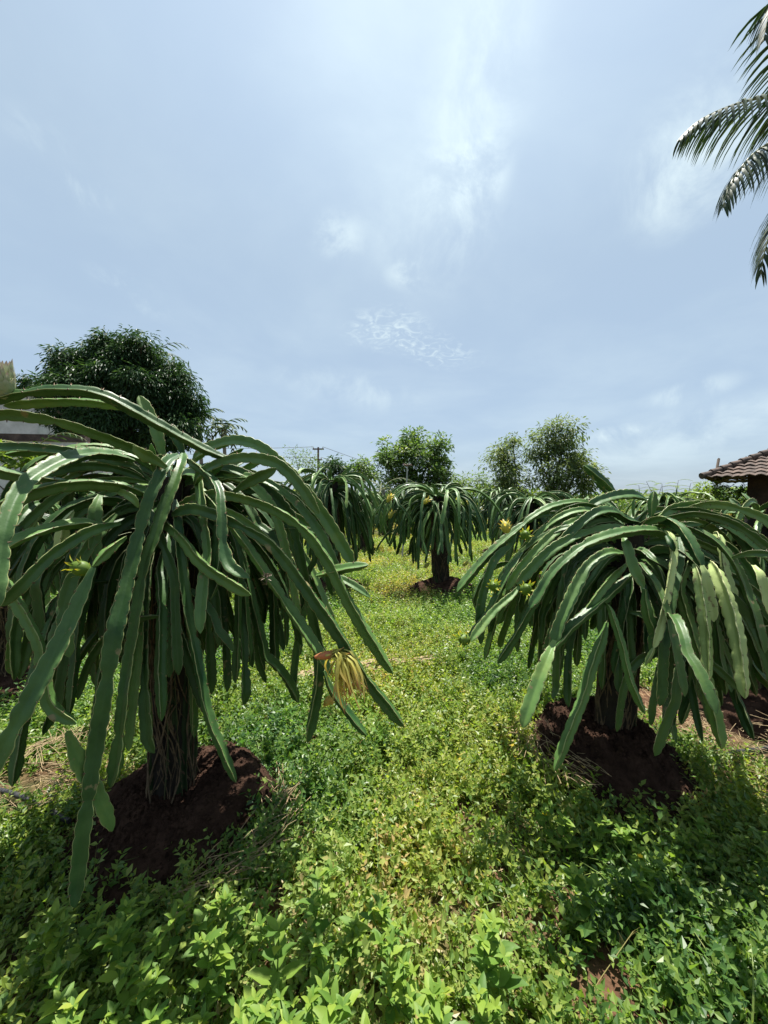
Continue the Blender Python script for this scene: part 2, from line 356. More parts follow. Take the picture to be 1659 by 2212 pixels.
# ------------------------------------------------------------------ ground
def build_ground():
    mb = MB()
    xs = np.concatenate([-np.geomspace(600, 8, 26), np.linspace(-7.8, 7.8, 120), np.geomspace(8, 600, 26)])
    ys = np.concatenate([-np.geomspace(600, 3, 20), np.linspace(-2.8, 14, 130), np.geomspace(14.4, 900, 34)])
    X, Y = np.meshgrid(xs, ys)
    Z = np.zeros_like(X)
    for i in range(X.shape[0]):
        for j in range(X.shape[1]):
            if abs(X[i, j]) < 60 and abs(Y[i, j]) < 60: Z[i, j] = gz(X[i, j], Y[i, j])
    nx, ny = len(xs), len(ys)
    idx = np.arange(nx * ny).reshape(ny, nx)
    f = np.stack([idx[:-1, :-1].ravel(), idx[:-1, 1:].ravel(), idx[1:, 1:].ravel(), idx[1:, :-1].ravel()], 1)
    mb.add(np.stack([X, Y, Z], -1).reshape(-1, 3), f)
    # soil near, green-brown turf far
    m, nt, N, L = new_mat('ground_soil')
    out = N.new('ShaderNodeOutputMaterial'); pr = N.new('ShaderNodeBsdfPrincipled')
    tc = N.new('ShaderNodeTexCoord'); n1 = N.new('ShaderNodeTexNoise'); n1.inputs['Scale'].default_value = 1.3; n1.inputs['Detail'].default_value = 8
    n2 = N.new('ShaderNodeTexNoise'); n2.inputs['Scale'].default_value = 26; n2.inputs['Detail'].default_value = 8
    L.new(tc.outputs['Object'], n1.inputs[0]); L.new(tc.outputs['Object'], n2.inputs[0])
    c1 = ramp(N, L, n2.outputs[0], [(.3, (.05, .026, .016)), (.55, (.10, .055, .032)), (.75, (.20, .13, .07))])
    c2 = ramp(N, L, n2.outputs[0], [(.3, (.035, .055, .018)), (.7, (.08, .10, .03))])
    mx = N.new('ShaderNodeMix'); mx.data_type = 'RGBA'; L.new(ramp(N, L, n1.outputs[0], [(.42, (0, 0, 0)), (.6, (1, 1, 1))]), mx.inputs[0])
    L.new(c1, mx.inputs[6]); L.new(c2, mx.inputs[7]); L.new(mx.outputs[2], pr.inputs['Base Color'])
    pr.inputs['Roughness'].default_value = .95; pr.inputs['Specular IOR Level'].default_value = .1
    bp = N.new('ShaderNodeBump'); bp.inputs['Strength'].default_value = .8; bp.inputs['Distance'].default_value = .03
    L.new(n2.outputs[0], bp.inputs['Height']); L.new(bp.outputs[0], pr.inputs['Normal']); L.new(pr.outputs[0], out.inputs[0])
    o = mb.build('ground', m); tag(o, kind='structure')
build_ground()

# ------------------------------------------------------------------ leaf batches
def norm(v): return v / (np.linalg.norm(v, axis=-1, keepdims=True) + 1e-9)
LEAF4 = (np.array([(0, 0, 0), (-.5, .42, .10), (.5, .42, .10), (0, 1, -.05)]), np.array([(0, 2, 3), (0, 3, 1)]))
LEAF8 = (np.array([(0, 0, 0), (-.34, .2, .06), (0, .2, 0), (.34, .2, .06), (-.5, .45, .05), (0, .45, -.02), (.5, .45, .05),
                   (-.28, .78, .0), (0, .78, -.05), (.28, .78, .0), (0, 1, -.14)]),
         np.array([(0, 2, 1), (0, 3, 2)]), np.array([(1, 2, 5, 4), (2, 3, 6, 5), (4, 5, 8, 7), (5, 6, 9, 8)]), np.array([(7, 8, 10), (8, 9, 10)]))
def leaves(mb, base, direc, up, length, width, tone, kind=4, mat=0):
    """many leaves at once: base points, direction, up, all (n,3)"""
    base = np.asarray(base, float); n = len(base)
    if n == 0: return
    d = norm(np.asarray(direc, float)); s = norm(np.cross(d, up)); u = np.cross(s, d)
    L_ = np.broadcast_to(length, (n,))[:, None, None]; W_ = np.broadcast_to(width, (n,))[:, None, None]
    tv = LEAF4[0] if kind == 4 else LEAF8[0]
    V = base[:, None] + s[:, None] * tv[None, :, 0:1] * W_ + d[:, None] * tv[None, :, 1:2] * L_ + u[:, None] * tv[None, :, 2:3] * L_
    k = len(tv); off = (np.arange(n) * k)[:, None, None]
    T = np.repeat(np.broadcast_to(tone, (n,)), k)
    start = mb.n
    if kind == 4: mb.add(V.reshape(-1, 3), (LEAF4[1][None] + off).reshape(-1, 3), T, mat)
    else:
        tri = np.concatenate([LEAF8[1], LEAF8[3]])
        mb.add(V.reshape(-1, 3), (tri[None] + off).reshape(-1, 3), T, mat)
        q = (LEAF8[2][None] + off).reshape(-1, 4) + start
        mb.q.append(q); mb.qm.append(np.full(len(q), mat))

# clump templates for the weeds: arrays of leaf base, dir, up, length, width
def weed_template(r, nst, leaf, reach, step):
    B, D, U, Ln, W = [], [], [], [], []
    ST = []
    for s in range(nst):
        az = r.uniform(0, 6.283); el = r.uniform(.35, 1.35); p = np.array([r.normal(0, .012), r.normal(0, .012), 0.0])
        n = int(r.uniform(.6, 1.1) * reach / step); side = 0
        start = p.copy()
        for i in range(n):
            el += r.normal(0, .12) - .03; az += r.normal(0, .18)
            t = np.array([math.cos(az) * math.cos(el), math.sin(az) * math.cos(el), math.sin(el)])
            p = p + t * step
            sd = np.cross(t, (0, 0, 1)); sd /= np.linalg.norm(sd) + 1e-6; oo = np.cross(sd, t)
            a = side * math.pi / 2 + r.normal(0, .3); side += 1
            for q in (0, math.pi):
                v = sd * math.cos(a + q) + oo * math.sin(a + q) + t * .5 + np.array([0, 0, .15])
                B.append(p.copy()); D.append(v); up = np.array([0, 0, 1.0]) + r.normal(0, .35, 3) + t * .4; U.append(up)
                sz = leaf * r.uniform(.6, 1.15) * (1.0 - .35 * i / max(n, 1)); Ln.append(sz); W.append(sz * r.uniform(.5, .62))
        ST.append((start, p))
    return [np.array(x) for x in (B, D, U, Ln, W)] + [ST]

def clump_mesh_arrays(r, nst, leaf, reach, step):
    mb = MB(); B, D, U, Ln, W, ST = weed_template(r, nst, leaf, reach, step)
    leaves(mb, B, D, U, Ln, W, r.uniform(0, 1, len(B)) * .5)
    for s, e in ST:      # thin stalk, one folded strip
        w = .0016
        mb.add([s + (-w, 0, 0), s + (w, 0, 0), e], [(0, 1, 2)], .55)
        mb.add([s + (0, -w, 0), s + (0, w, 0), e], [(0, 1, 2)], .55)
    return np.concatenate(mb.v), np.concatenate(mb.t), np.concatenate(mb.a)

MOUNDS = []          # (x, y, r) kept clear of weeds
def scatter(name, templates, pts, scales, tones, material, label, zoff=0.0):
    """one mesh made of many turned and scaled copies of the templates"""
    mb = MB(); n = len(pts); pick = rng.integers(0, len(templates), n)
    for k, (V, T, A) in enumerate(templates):
        sel = np.where(pick == k)[0]
        if not len(sel): continue
        th = rng.uniform(0, 6.283, len(sel)); c, s = np.cos(th), np.sin(th); sc = scales[sel]
        tx = rng.normal(0, .12, len(sel)); ty = rng.normal(0, .12, len(sel))
        X = V[None, :, 0] * sc[:, None]; Y = V[None, :, 1] * sc[:, None]; Z = V[None, :, 2] * sc[:, None]
        x = X * c[:, None] - Y * s[:, None] + Z * tx[:, None]; y = X * s[:, None] + Y * c[:, None] + Z * ty[:, None]
        W = np.stack([x + pts[sel, 0:1], y + pts[sel, 1:2], Z + pts[sel, 2:3] + zoff], -1)
        F_ = (T[None] + (np.arange(len(sel)) * len(V))[:, None, None]).reshape(-1, 3)
        tone = np.clip(A[None] + tones[sel][:, None], 0, 1).ravel()
        mb.add(W.reshape(-1, 3), F_, tone)
    o = mb.build(name, material, smooth=False); tag(o, label, None, None, 'stuff'); return o

# bare-ish spots and lush spots
def lush(x, y):
    v = .5 + .9 * mnoise.noise(Vector((x * .9, y * .9, 1.3))) + .45 * mnoise.noise(Vector((x * 2.6, y * 2.6, 5.3)))
    return v
def bare_zone(x, y):
    """soil shows near the two side plants and on the trodden path"""
    b = 0.0
    b = max(b, 1.9 * math.exp(-(((x + 1.75) / .36) ** 2 + ((y - 1.98) / .32) ** 2)))     # left
    b = max(b, 1.0 * math.exp(-(((x - 2.25) / .55) ** 2 + ((y - 2.15) / .7) ** 2)))      # right
    b = max(b, .0 * math.exp(-(((x - .45) / .16) ** 2 + ((y - 1.35) / .35) ** 2)))
    b = max(b, .40 * math.exp(-(((x - .35) / .5) ** 2 + ((y - 4.2) / .9) ** 2)))
    return b

# ------------------------------------------------------------------ dragon fruit stems
RS = .70
def stem_arrays(mb, pts, rad, rnd, step=.012, spines=True, ribs=3, areole=.042, phase=None, twist=None, tip=True):
    C, s = spline(pts, step); n = len(C); Ltot = s[-1]
    T = np.gradient(C, axis=0); T = norm(T)
    Nn = np.zeros_like(C)
    ref = np.array([0, 0, 1.0]) if abs(T[0][2]) < .9 else np.array([0, -1.0, 0])
    for i in range(n):
        ref = ref - T[i] * ref.dot(T[i]); ref /= np.linalg.norm(ref) + 1e-9; Nn[i] = ref
    B = np.cross(T, Nn)
    ph0 = rnd.uniform(0, 6.28) if phase is None else phase
    tw = rnd.uniform(-1.0, 1.0) if twist is None else twist
    ang = ph0 + tw * s
    # radius along the length
    env = np.ones(n)
    env *= np.clip(.30 + .70 * (s / .09), 0, 1)
    joint = rnd.uniform(.35, .8)
    while joint < Ltot - .15:
        env *= 1 - .42 * np.exp(-((s - joint) / .018) ** 2); joint += rnd.uniform(.35, .8)
    if tip: env *= np.sqrt(np.clip((Ltot - s) / .055, 0.0, 1)) * .97 + .03
    env *= 1 + .10 * np.sin(s * rnd.uniform(5, 9) + rnd.uniform(0, 6)) + .05 * np.sin(s * 21 + rnd.uniform(0, 6))
    prof = [(-60, .15, 0), (-30, .25, .0), (-9, .62, .06), (-4.2, .95, .40), (0, 1.0, .58), (4.2, .95, .40), (9, .62, .06), (30, .25, .0)]
    K = ribs * len(prof); V = np.zeros((n, K, 3)); A = np.zeros((n, K)); kk = 0
    tips = []
    sc_ph = rnd.uniform(0, 1, ribs)
    for rb in range(ribs):
        wav = np.abs(np.sin(math.pi * (s / areole + sc_ph[rb])))
        rr = rad * RS * env * rnd.uniform(.88, 1.10)
        wob = .07 * np.sin(s * rnd.uniform(8, 18) + rnd.uniform(0, 6)) + .05 * np.sin(math.pi * s / areole * rnd.uniform(.7, 1.1) + rnd.uniform(0, 6))
        for (da, q, att) in prof:
            w = 1.0 if q < .5 else (.77 + .23 * wav ** .6 if q > .8 else .95)
            a = ang + R(da) * (1.0 if ribs == 3 else .75) + 2 * math.pi * rb / ribs + wob * q
            r_ = rr * q * w + .0015
            V[:, kk] = C + Nn * (np.cos(a) * r_)[:, None] + B * (np.sin(a) * r_)[:, None]
            A[:, kk] = att; kk += 1
        if spines:
            k0 = 0
            m = 0
            while True:
                sa = (m + 1 - sc_ph[rb]) * areole; m += 1
                if sa > Ltot - .02: break
                if sa < .05: continue
                i = int(sa / Ltot * (n - 1)); a = ang[i] + 2 * math.pi * rb / ribs + wob[i]
                u = Nn[i] * math.cos(a) + B[i] * math.sin(a)
                tips.append((C[i] + u * rr[i] * .76, u, T[i], np.cross(T[i], u)))
    idx = np.arange(n * K).reshape(n, K); nx = np.roll(idx, -1, axis=1)
    f = np.stack([idx[:-1].ravel(), nx[:-1].ravel(), nx[1:].ravel(), idx[1:].ravel()], 1)
    mb.add(V.reshape(-1, 3), f, A.ravel())
    mb.add(np.concatenate([V[-1], [C[-1]]]), [(k, (k + 1) % K, K) for k in range(K)], .1)
    mb.add(np.concatenate([V[0], [C[0]]]), [((k + 1) % K, k, K) for k in range(K)], .1)
    if tips:
        vs, fs = [], []; b0 = 0
        for (p, u, t, w) in tips:
            for j in range(2):
                d = u + t * rnd.uniform(-.7, .7) + w * rnd.uniform(-.7, .7); d /= np.linalg.norm(d)
                ln = rnd.uniform(.007, .013); r0 = .0022
                vs += [p + t * r0, p - t * r0 * .6 + w * r0, p - t * r0 * .6 - w * r0, p + d * ln + u * .001]
                fs += [(b0, b0 + 1, b0 + 3), (b0 + 1, b0 + 2, b0 + 3), (b0 + 2, b0, b0 + 3)]; b0 += 4
        mb.add(vs, fs, 1.0)
    return C

def arch(rnd, hub, az, e0, lam, length, zmin, start_r=.06, eend=None):
    """a shoot that leaves the post top, arches over and hangs"""
    p = Vector((hub.x + math.cos(az) * start_r, hub.y + math.sin(az) * start_r, hub.z))
    eend = eend if eend is not None else R(rnd.uniform(-88, -72))
    pts = [p.copy()]; s = 0; ds = .05; az2 = az; k = rnd.uniform(1.3, 1.9); wob = rnd.normal(0, .25); nj = rnd.uniform(.2, .6); kink = 0.0
    while s < length:
        s += ds; el = eend + (e0 - eend) * math.exp(-(s / lam) ** k)
        if s > nj: nj += rnd.uniform(.3, .7); az2 += rnd.normal(0, .38); kink = rnd.normal(.05, .28)
        kink *= .86; el += kink
        az2 += wob * ds * 3 + rnd.normal(0, .02)
        p = p + Vector((math.cos(az2) * math.cos(el), math.sin(az2) * math.cos(el), math.sin(el))) * ds
        if p.z < zmin: break
        pts.append(p.copy())
    return pts

def trunk_parts(root, base, hub, rnd, rad=.085, detail=True):
    """the post and the old stems and roots that clothe it"""
    mb = MB(); n = 15
    base = Vector((base.x, base.y, base.z - .12))
    line = [base.lerp(hub, t) for t in np.linspace(0, 1, 22)]
    off = mnoise
    vs = []
    for i, p in enumerate(line):
        for k in range(16):
            a = 2 * math.pi * k / 16
            q = Vector((math.cos(a), math.sin(a), 0))
            h = off.noise(Vector((q.x * 1.7, q.y * 1.7, p.z * 3.0 + base.x))) * .35 + off.noise(Vector((q.x * 5, q.y * 5, p.z * 9))) * .15
            vs.append(tuple(p + q * rad * (1.0 + h) * (1.12 - .12 * i / 21)))
    f = [(i * 16 + k, i * 16 + (k + 1) % 16, (i + 1) * 16 + (k + 1) % 16, (i + 1) * 16 + k) for i in range(21) for k in range(16)]
    mb.add(vs, f); mb.build('post', M['post'], root)
    out = []
    for k in range(7 if detail else 4):
        a0 = rnd.uniform(0, 6.28); a1 = a0 + rnd.uniform(-.9, .9); top = rnd.uniform(.55, 1.0)
        pts = []
        for t in np.linspace(0, top, 9):
            p = base.lerp(hub, t); a = a0 + (a1 - a0) * t + .12 * math.sin(t * 9 + k); q = rad * (1.06 - .1 * t)
            pts.append(p + Vector((math.cos(a) * q, math.sin(a) * q, 0)))
        m2 = MB(); stem_arrays(m2, pts, rnd.uniform(.026, .036), rnd, .02 if detail else .05, spines=detail, areole=.045)
        m2.build('climbing_stem', M['cactus_old'], root)
    m3 = MB()
    for k in range(130 if detail else 14):
        a = rnd.uniform(0, 6.28); t0 = rnd.uniform(-.02, .5); L_ = rnd.uniform(.15, .5); pts = []
        q0 = rad * rnd.uniform(1.02, 1.3)
        for t in np.linspace(0, 1, 7):
            tt = max(0, t0 + L_ * t); p = base.lerp(hub, min(tt, 1)); aa = a + .45 * math.sin(t * 4 + k) + rnd.normal(0, .10)
            q = q0 * (1 + rnd.normal(0, .03)) + (.02 * (1 - t) ** 3 if t0 < .12 else 0)
            pts.append(p + Vector((math.cos(aa) * q, math.sin(aa) * q, 0)))
        m3.tube(pts, [.0028 * rnd.uniform(.5, 1.7)] * 7, 5)
    m3.build('aerial_roots', M['root'], root)

def bracts(mb, p, axis, L_, Rr, n, rnd, flare=.6, curl=.5, w=.35, t0=0.0, t1=1.0, mat=0):
    """rings of pointed scales over a spindle body"""
    axis = axis.normalized(); ref = Vector((0, 0, 1)) if abs(axis.z) < .9 else Vector((1, 0, 0))
    X = axis.cross(ref).normalized(); Y = axis.cross(X)
    for k in range(n):
        t = t0 + (t1 - t0) * (k + .5) / n; a = k * 2.399 + rnd.uniform(-.2, .2)
        q = Rr * math.sin(math.pi * (.12 + .80 * t)) ** .7
        o = X * math.cos(a) + Y * math.sin(a); side = axis.cross(o)
        c = p + axis * (L_ * t) + o * q * .92
        ln = L_ * rnd.uniform(.32, .5) * (.55 + .7 * t); ww = ln * w
        d0 = (axis * 1.0 + o * flare * .5).normalized(); rows = []
        cc = c.copy(); d = d0
        vs = []; tn = []
        for j, (wd, tt) in enumerate(((.55, 0), (1, .3), (.8, .6), (.42, .85), (.03, 1))):
            if j: cc = cc + d * ln * .25; d = (d + o * curl * flare * .55 * j / 3).normalized()
            nn = side.cross(d).normalized()
            vs += [tuple(cc - side * ww * wd * .5), tuple(cc + nn * ww * .14 * wd), tuple(cc + side * ww * wd * .5)]
            tn += [tt * .9 + rnd.uniform(0, .1)] * 3
        f = [(j * 3 + i, j * 3 + i + 1, j * 3 + 4 + i, j * 3 + 3 + i) for j in range(4) for i in (0, 1)]
        mb.add(vs, f, np.array(tn), mat)
def spindle(mb, p, axis, L_, Rr, tone=.1, n=12, m=10, pw=.7):
    axis = axis.normalized(); pts = [p + axis * (L_ * t) for t in np.linspace(0, 1, m)]
    mb.tube(pts, [max(.001, Rr * math.sin(math.pi * (.06 + .90 * t)) ** pw) for t in np.linspace(0, 1, m)], n, tone)
def fruit(parent, p, axis, L_=.09, Rr=.035, rnd=None, kind='bract_green', name='fruit'):
    mb = MB(); spindle(mb, p, axis, L_, Rr, .12); bracts(mb, p, axis, L_, Rr, 16, rnd, 1.1, .9)
    o = mb.build(name, M[kind], parent); return o

def make_plant(base, hub, n, rnd, label, group, seedfill=None, heroes=(), heroradius=.036, reach=(.26, .52), step=.014, spines=True,
               zend=(.35, .85), length=(.75, 1.5), detail=True, rad=.030, sector=None, trad=.085, elev=(10, 70), front=0):
    root = empty('dragon_fruit_plant', base, label, 'cactus plant', group)
    young = MB()
    for k in range(9):
        az = rnd.uniform(0, 6.28); q = Vector((hub.x + math.cos(az) * rnd.uniform(.02, .25), hub.y + math.sin(az) * rnd.uniform(.02, .25), hub.z + rnd.uniform(-.06, .02)))
        pts = arch(rnd, q, az, R(rnd.uniform(30, 88)), rnd.uniform(.3, .9), rnd.uniform(.10, .30), .3, start_r=0)
        if len(pts) > 2:
            mb = MB(); stem_arrays(mb, pts, rad * rnd.uniform(.6, 1.0), rnd, step, spines); mb.build('young_shoot', M['cactus'], root)
    trunk_parts(root, base, hub, rnd, trad, detail)
    cnt = 0
    for h in heroes:
        mb = MB(); stem_arrays(mb, h['p'], h.get('r', heroradius), rnd, step * .8, spines, areole=h.get('ar', .042), phase=h.get('ph'), twist=h.get('tw'))
        o = mb.build('stem', M['cactus_pale_sunlit' if h.get('pale') else 'cactus'], root); cnt += 1
        if h.get('pale'): o['label'] = 'yellowed stem with sunlight painted in'
        if h.get('label'): o['label'] = h['label']
    rest = MB()
    tries = 0; made = 0
    while made < n and tries < n * 6:
        tries += 1
        az = rnd.uniform(0, 2 * math.pi)
        if sector is not None and not sector(az, rnd): continue
        layer = rnd.uniform(0, 1)
        if front and 215 < math.degrees(az) % 360 < 330 and layer > .42 and rnd.uniform() < front: continue
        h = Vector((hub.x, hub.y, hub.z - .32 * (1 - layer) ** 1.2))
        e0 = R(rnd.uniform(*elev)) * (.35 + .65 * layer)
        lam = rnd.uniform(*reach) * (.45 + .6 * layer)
        pts = arch(rnd, h, az, e0, lam, rnd.uniform(*length), rnd.uniform(*zend), start_r=rnd.uniform(.03, .12))
        if len(pts) < 6: continue
        made += 1
        todo = [(pts, 1.0)]
        if rnd.uniform() < .22 and len(pts) > 10:      # a side joint further along the shoot
            k = int(len(pts) * rnd.uniform(.3, .75)); q = pts[k]
            todo.append((arch(rnd, q, az + rnd.normal(0, .9), R(rnd.uniform(-30, 35)), rnd.uniform(.12, .3), rnd.uniform(.25, .6), .35, start_r=.0), .85))
        for (pts, f) in todo[1:]:
            if len(pts) > 3: stem_arrays(rest, pts, rad * f * rnd.uniform(.8, 1.1), rnd, step, spines)
        pts = todo[0][0]
        if cnt < 96:
            mb = MB(); stem_arrays(mb, pts, rad * rnd.uniform(.8, 1.2), rnd, step, spines)
            mb.build('stem', M['cactus' if layer > .6 else 'cactus_mature_shaded'], root); cnt += 1
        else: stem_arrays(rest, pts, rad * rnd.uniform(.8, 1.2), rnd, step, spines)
    if rest.n: tag(rest.build('inner_stems', M['cactus_mature_shaded'], root), kind='stuff')
    return root

def H(fn, pts, d0=None, **k): return dict(p=[fn(*p) for p in pts], **k)

# ---- left plant: shoots laid out after the photograph, each at its own distance
LB = Vector((-1.02, 1.80, .10)); LH = Vector((-1.00, 1.84, 1.60))
def mix_pts(*a): return [q for q in a]
LEFT = [
 dict(p=[a_(1060,815,1.66),a_(990,865,1.54),a_(925,990,1.46),a_(870,1120,1.42),a_(820,1300,1.38),a_(775,1500,1.33),a_(725,1700,1.28),a_(680,1885,1.24),c_(405,520,1.2),c_(370,720,1.17),c_(345,900,1.14),c_(322,1060,1.12),c_(300,1240,1.1),c_(285,1340,1.08)], r=.040, ph=2.6, tw=.15),
 dict(p=[a_(1090,808,1.7),a_(1078,870,1.6),a_(1035,1000,1.52),a_(975,1150,1.47),a_(925,1300,1.43),a_(870,1450,1.4),a_(840,1600,1.37),a_(810,1785,1.33),c_(490,450,1.28),c_(475,560,1.25),c_(450,780,1.22),c_(425,880,1.2)], r=.036, ph=1.2, tw=.2),
 dict(p=[a_(800,850,1.65),a_(700,822,1.58),a_(560,810,1.45),a_(400,845,1.3),a_(250,920,1.2),a_(150,1000,1.13),a_(80,1120,1.07),a_(30,1280,1.02),a_(0,1450,.99),a_(-25,1600,.96),a_(-50,1780,.94)], r=.036, ph=.5, tw=.1),
 dict(p=[a_(1400,855,1.50),a_(1250,800,1.46),a_(1100,722,1.42),a_(900,612,1.36),a_(700,502,1.3),a_(560,448,1.27),a_(400,430,1.24),a_(200,440,1.22),a_(0,480,1.2),a_(-200,560,1.2)], r=.032, ph=.35, tw=0),
 dict(p=[a_(800,560,1.45),a_(740,535,1.44),a_(560,505,1.42),a_(400,498,1.4),a_(200,505,1.38),a_(20,525,1.36)], r=.028, ph=.6, tw=.1),
 dict(p=[a_(930,830,1.6),a_(800,780,1.5),a_(700,740,1.45),a_(550,685,1.38),a_(350,620,1.32),a_(150,585,1.28),a_(0,575,1.26),a_(-150,600,1.25)], r=.034, ph=.8, tw=.1),
 dict(p=[a_(850,850,1.75),a_(760,820,1.72),a_(600,795,1.68),a_(400,788,1.62),a_(200,795,1.56),a_(30,812,1.5)], r=.030, ph=.5, tw=.2),
 dict(p=[a_(680,1020,1.38),a_(500,1000,1.34),a_(330,975,1.3),a_(150,950,1.27),a_(0,915,1.25),a_(-200,880,1.22)], r=.032, ph=.9, tw=0),
 dict(p=[a_(665,1015,1.38),a_(720,1040,1.36),a_(790,1080,1.36),a_(820,1130,1.37)], r=.026),
 dict(p=[a_(1110,845,1.62),a_(1200,905,1.5),a_(1290,1010,1.4),a_(1310,1150,1.34),a_(1325,1350,1.3),a_(1370,1480,1.27),a_(1482,1548,1.25)], r=.030, tw=1.5),
 dict(p=[e_(372,1112,1.5),e_(418,1100,1.42),e_(473,1115,1.38),e_(527,1140,1.35),e_(582,1173,1.33),e_(618,1213,1.32),e_(675,1291,1.30),e_(731,1370,1.29),e_(787,1460,1.28),e_(843,1533,1.27),e_(873,1570,1.27)], r=.034, ph=.4, tw=.3),
 dict(p=[e_(378,1100,1.62),e_(420,1080,1.58),e_(476,1068,1.55),e_(573,1092,1.5),e_(652,1140,1.47),e_(708,1212,1.45),e_(748,1291,1.43),e_(787,1359,1.42),e_(849,1456,1.41)], r=.034, ph=.7, tw=.2),
 dict(p=[e_(415,1000,1.85),e_(440,975,1.8),e_(494,955,1.74),e_(534,957,1.71),e_(573,973,1.69),e_(613,1009,1.67),e_(652,1052,1.65),e_(700,1116,1.64),e_(740,1180,1.63),e_(765,1225,1.62)], r=.044, ph=.2, tw=.1),
 dict(p=[e_(430,1050,1.6),e_(480,1110,1.5),e_(540,1190,1.45),e_(585,1257,1.42),e_(635,1331,1.40),e_(680,1398,1.38),e_(714,1456,1.37)], r=.030),
 dict(p=[e_(340,1110,1.55),e_(360,1133,1.48),e_(395,1165,1.42),e_(427,1207,1.39),e_(467,1240,1.37),e_(542,1286,1.36)], r=.032, ph=.3),
 dict(p=[e_(378,1080,1.6),e_(384,1130,1.48),e_(390,1207,1.42),e_(405,1319,1.38),e_(427,1432,1.34),e_(450,1544,1.30),e_(483,1629,1.28),e_(510,1690,1.27)], r=.031, ph=1.0),
 dict(p=[e_(272,1160,1.3),e_(235,1188,1.22),e_(200,1224,1.17)], r=.026),
 dict(p=[e_(202,1226,1.17),e_(163,1319,1.11),e_(129,1393,1.06),e_(84,1477,1.01),e_(34,1567,.97),e_(-6,1640,.95),e_(-60,1740,.94)], r=.037, ph=.6),
 dict(p=[e_(-20,1210,1.2),e_(8,1257,1.18),e_(50,1325,1.16),e_(84,1392,1.14),e_(95,1454,1.13),e_(112,1527,1.12),e_(165,1563,1.11)], r=.030),
 dict(p=[e_(145,1580,1.13),e_(160,1620,1.14),e_(180,1665,1.15),e_(205,1705,1.16),e_(243,1795,1.17)], r=.034, ph=.1, label='short pale green end joint'),
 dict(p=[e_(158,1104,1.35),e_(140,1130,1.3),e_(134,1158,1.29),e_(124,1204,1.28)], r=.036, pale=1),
 dict(p=[e_(216,1070,1.42),e_(206,1100,1.38),e_(203,1150,1.37),e_(206,1215,1.36)], r=.036),
 dict(p=[e_(420,1050,1.6),e_(436,1022,1.52),e_(491,996,1.47),e_(546,990,1.44),e_(603,1004,1.41),e_(650,1050,1.39),e_(690,1110,1.38)], r=.033, ph=.5),
 dict(p=[e_(360,1010,1.5),e_(330,990,1.47),e_(300,975,1.42),e_(288,962,1.4)], r=.036),
 dict(p=[e_(352,990,1.9),e_(340,940,1.9),e_(322,895,1.9),e_(300,855,1.9)], r=.05, ph=1.57, tw=0),
 dict(p=[e_(398,985,1.8),e_(385,950,1.8),e_(368,915,1.8)], r=.04),
 dict(p=[e_(684,1243,1.5),e_(732,1231,1.45),e_(796,1220,1.42)], r=.034),
 dict(p=[e_(700,1235,1.5),e_(735,1251,1.48),e_(771,1271,1.46),e_(800,1291,1.45)], r=.026),
 dict(p=[e_(505,1062,1.42),e_(545,1037,1.4),e_(598,1012,1.38)], r=.034),
 dict(p=[e_(672,1370,1.45),e_(684,1395,1.44),e_(688,1440,1.43),e_(684,1500,1.42),e_(664,1605,1.4)], r=.030, label='pale hanging stem lit from behind'),
 dict(p=[e_(700,1450,1.42),e_(715,1490,1.41),e_(748,1535,1.4),e_(792,1590,1.39)], r=.030),
 dict(p=[e_(310,1200,1.5),e_(300,1263,1.46),e_(303,1375,1.42),e_(293,1488,1.39),e_(278,1622,1.36)], r=.030),
 dict(p=[e_(235,1140,1.4),e_(180,1130,1.3),e_(110,1140,1.2),e_(40,1165,1.12),e_(-20,1200,1.08)], r=.032),
 dict(p=[e_(300,1010,1.65),e_(200,985,1.58),e_(100,970,1.5),e_(0,968,1.45),e_(-80,980,1.42)], r=.032),
 dict(p=[e_(440,1090,1.55),e_(520,1120,1.5),e_(600,1190,1.46),e_(650,1260,1.44),e_(700,1330,1.43)], r=.030),
 dict(p=[e_(450,1040,1.75),e_(540,1030,1.7),e_(620,1070,1.66),e_(690,1150,1.63),e_(740,1260,1.6)], r=.030),
 dict(p=[e_(320,1070,1.45),e_(260,1050,1.36),e_(170,1045,1.28),e_(80,1060,1.2),e_(-20,1100,1.14)], r=.032),
 dict(p=[e_(260,1130,1.35),e_(190,1150,1.25),e_(110,1200,1.16),e_(50,1260,1.1),e_(0,1310,1.08)], r=.032),
 dict(p=[e_(150,1420,1.25),e_(140,1300,1.28),e_(190,1180,1.35),e_(250,1110,1.45)][::-1], r=.034),
 dict(p=[e_(30,1470,1.35),e_(35,1350,1.38),e_(90,1230,1.45),e_(200,1130,1.55)][::-1], r=.033),
]
rl = np.random.default_rng(21)
left = make_plant(LB, LH, 150, rl, 'large dragon fruit plant nearest on the left, with a long shoot hanging to the weeds', 'dragon fruit plants grown over posts',
                  heroes=LEFT, front=.88, reach=(.26, .52), zend=(.42, .95), rad=.030, trad=.082)

def b_bud(parent, p, axis, L_, Rr, rnd):
    mb = MB(); spindle(mb, p, axis, L_, Rr, .3); bracts(mb, p, axis, L_, Rr * 1.02, 46, rnd, .06, .0, .5, 0, .92)
    return mb.build('flower_bud', M['bud'], parent)
b_bud(left, e_(4, 862, 1.2), Vector((.12, 0, 1)), .090, .029, rl)
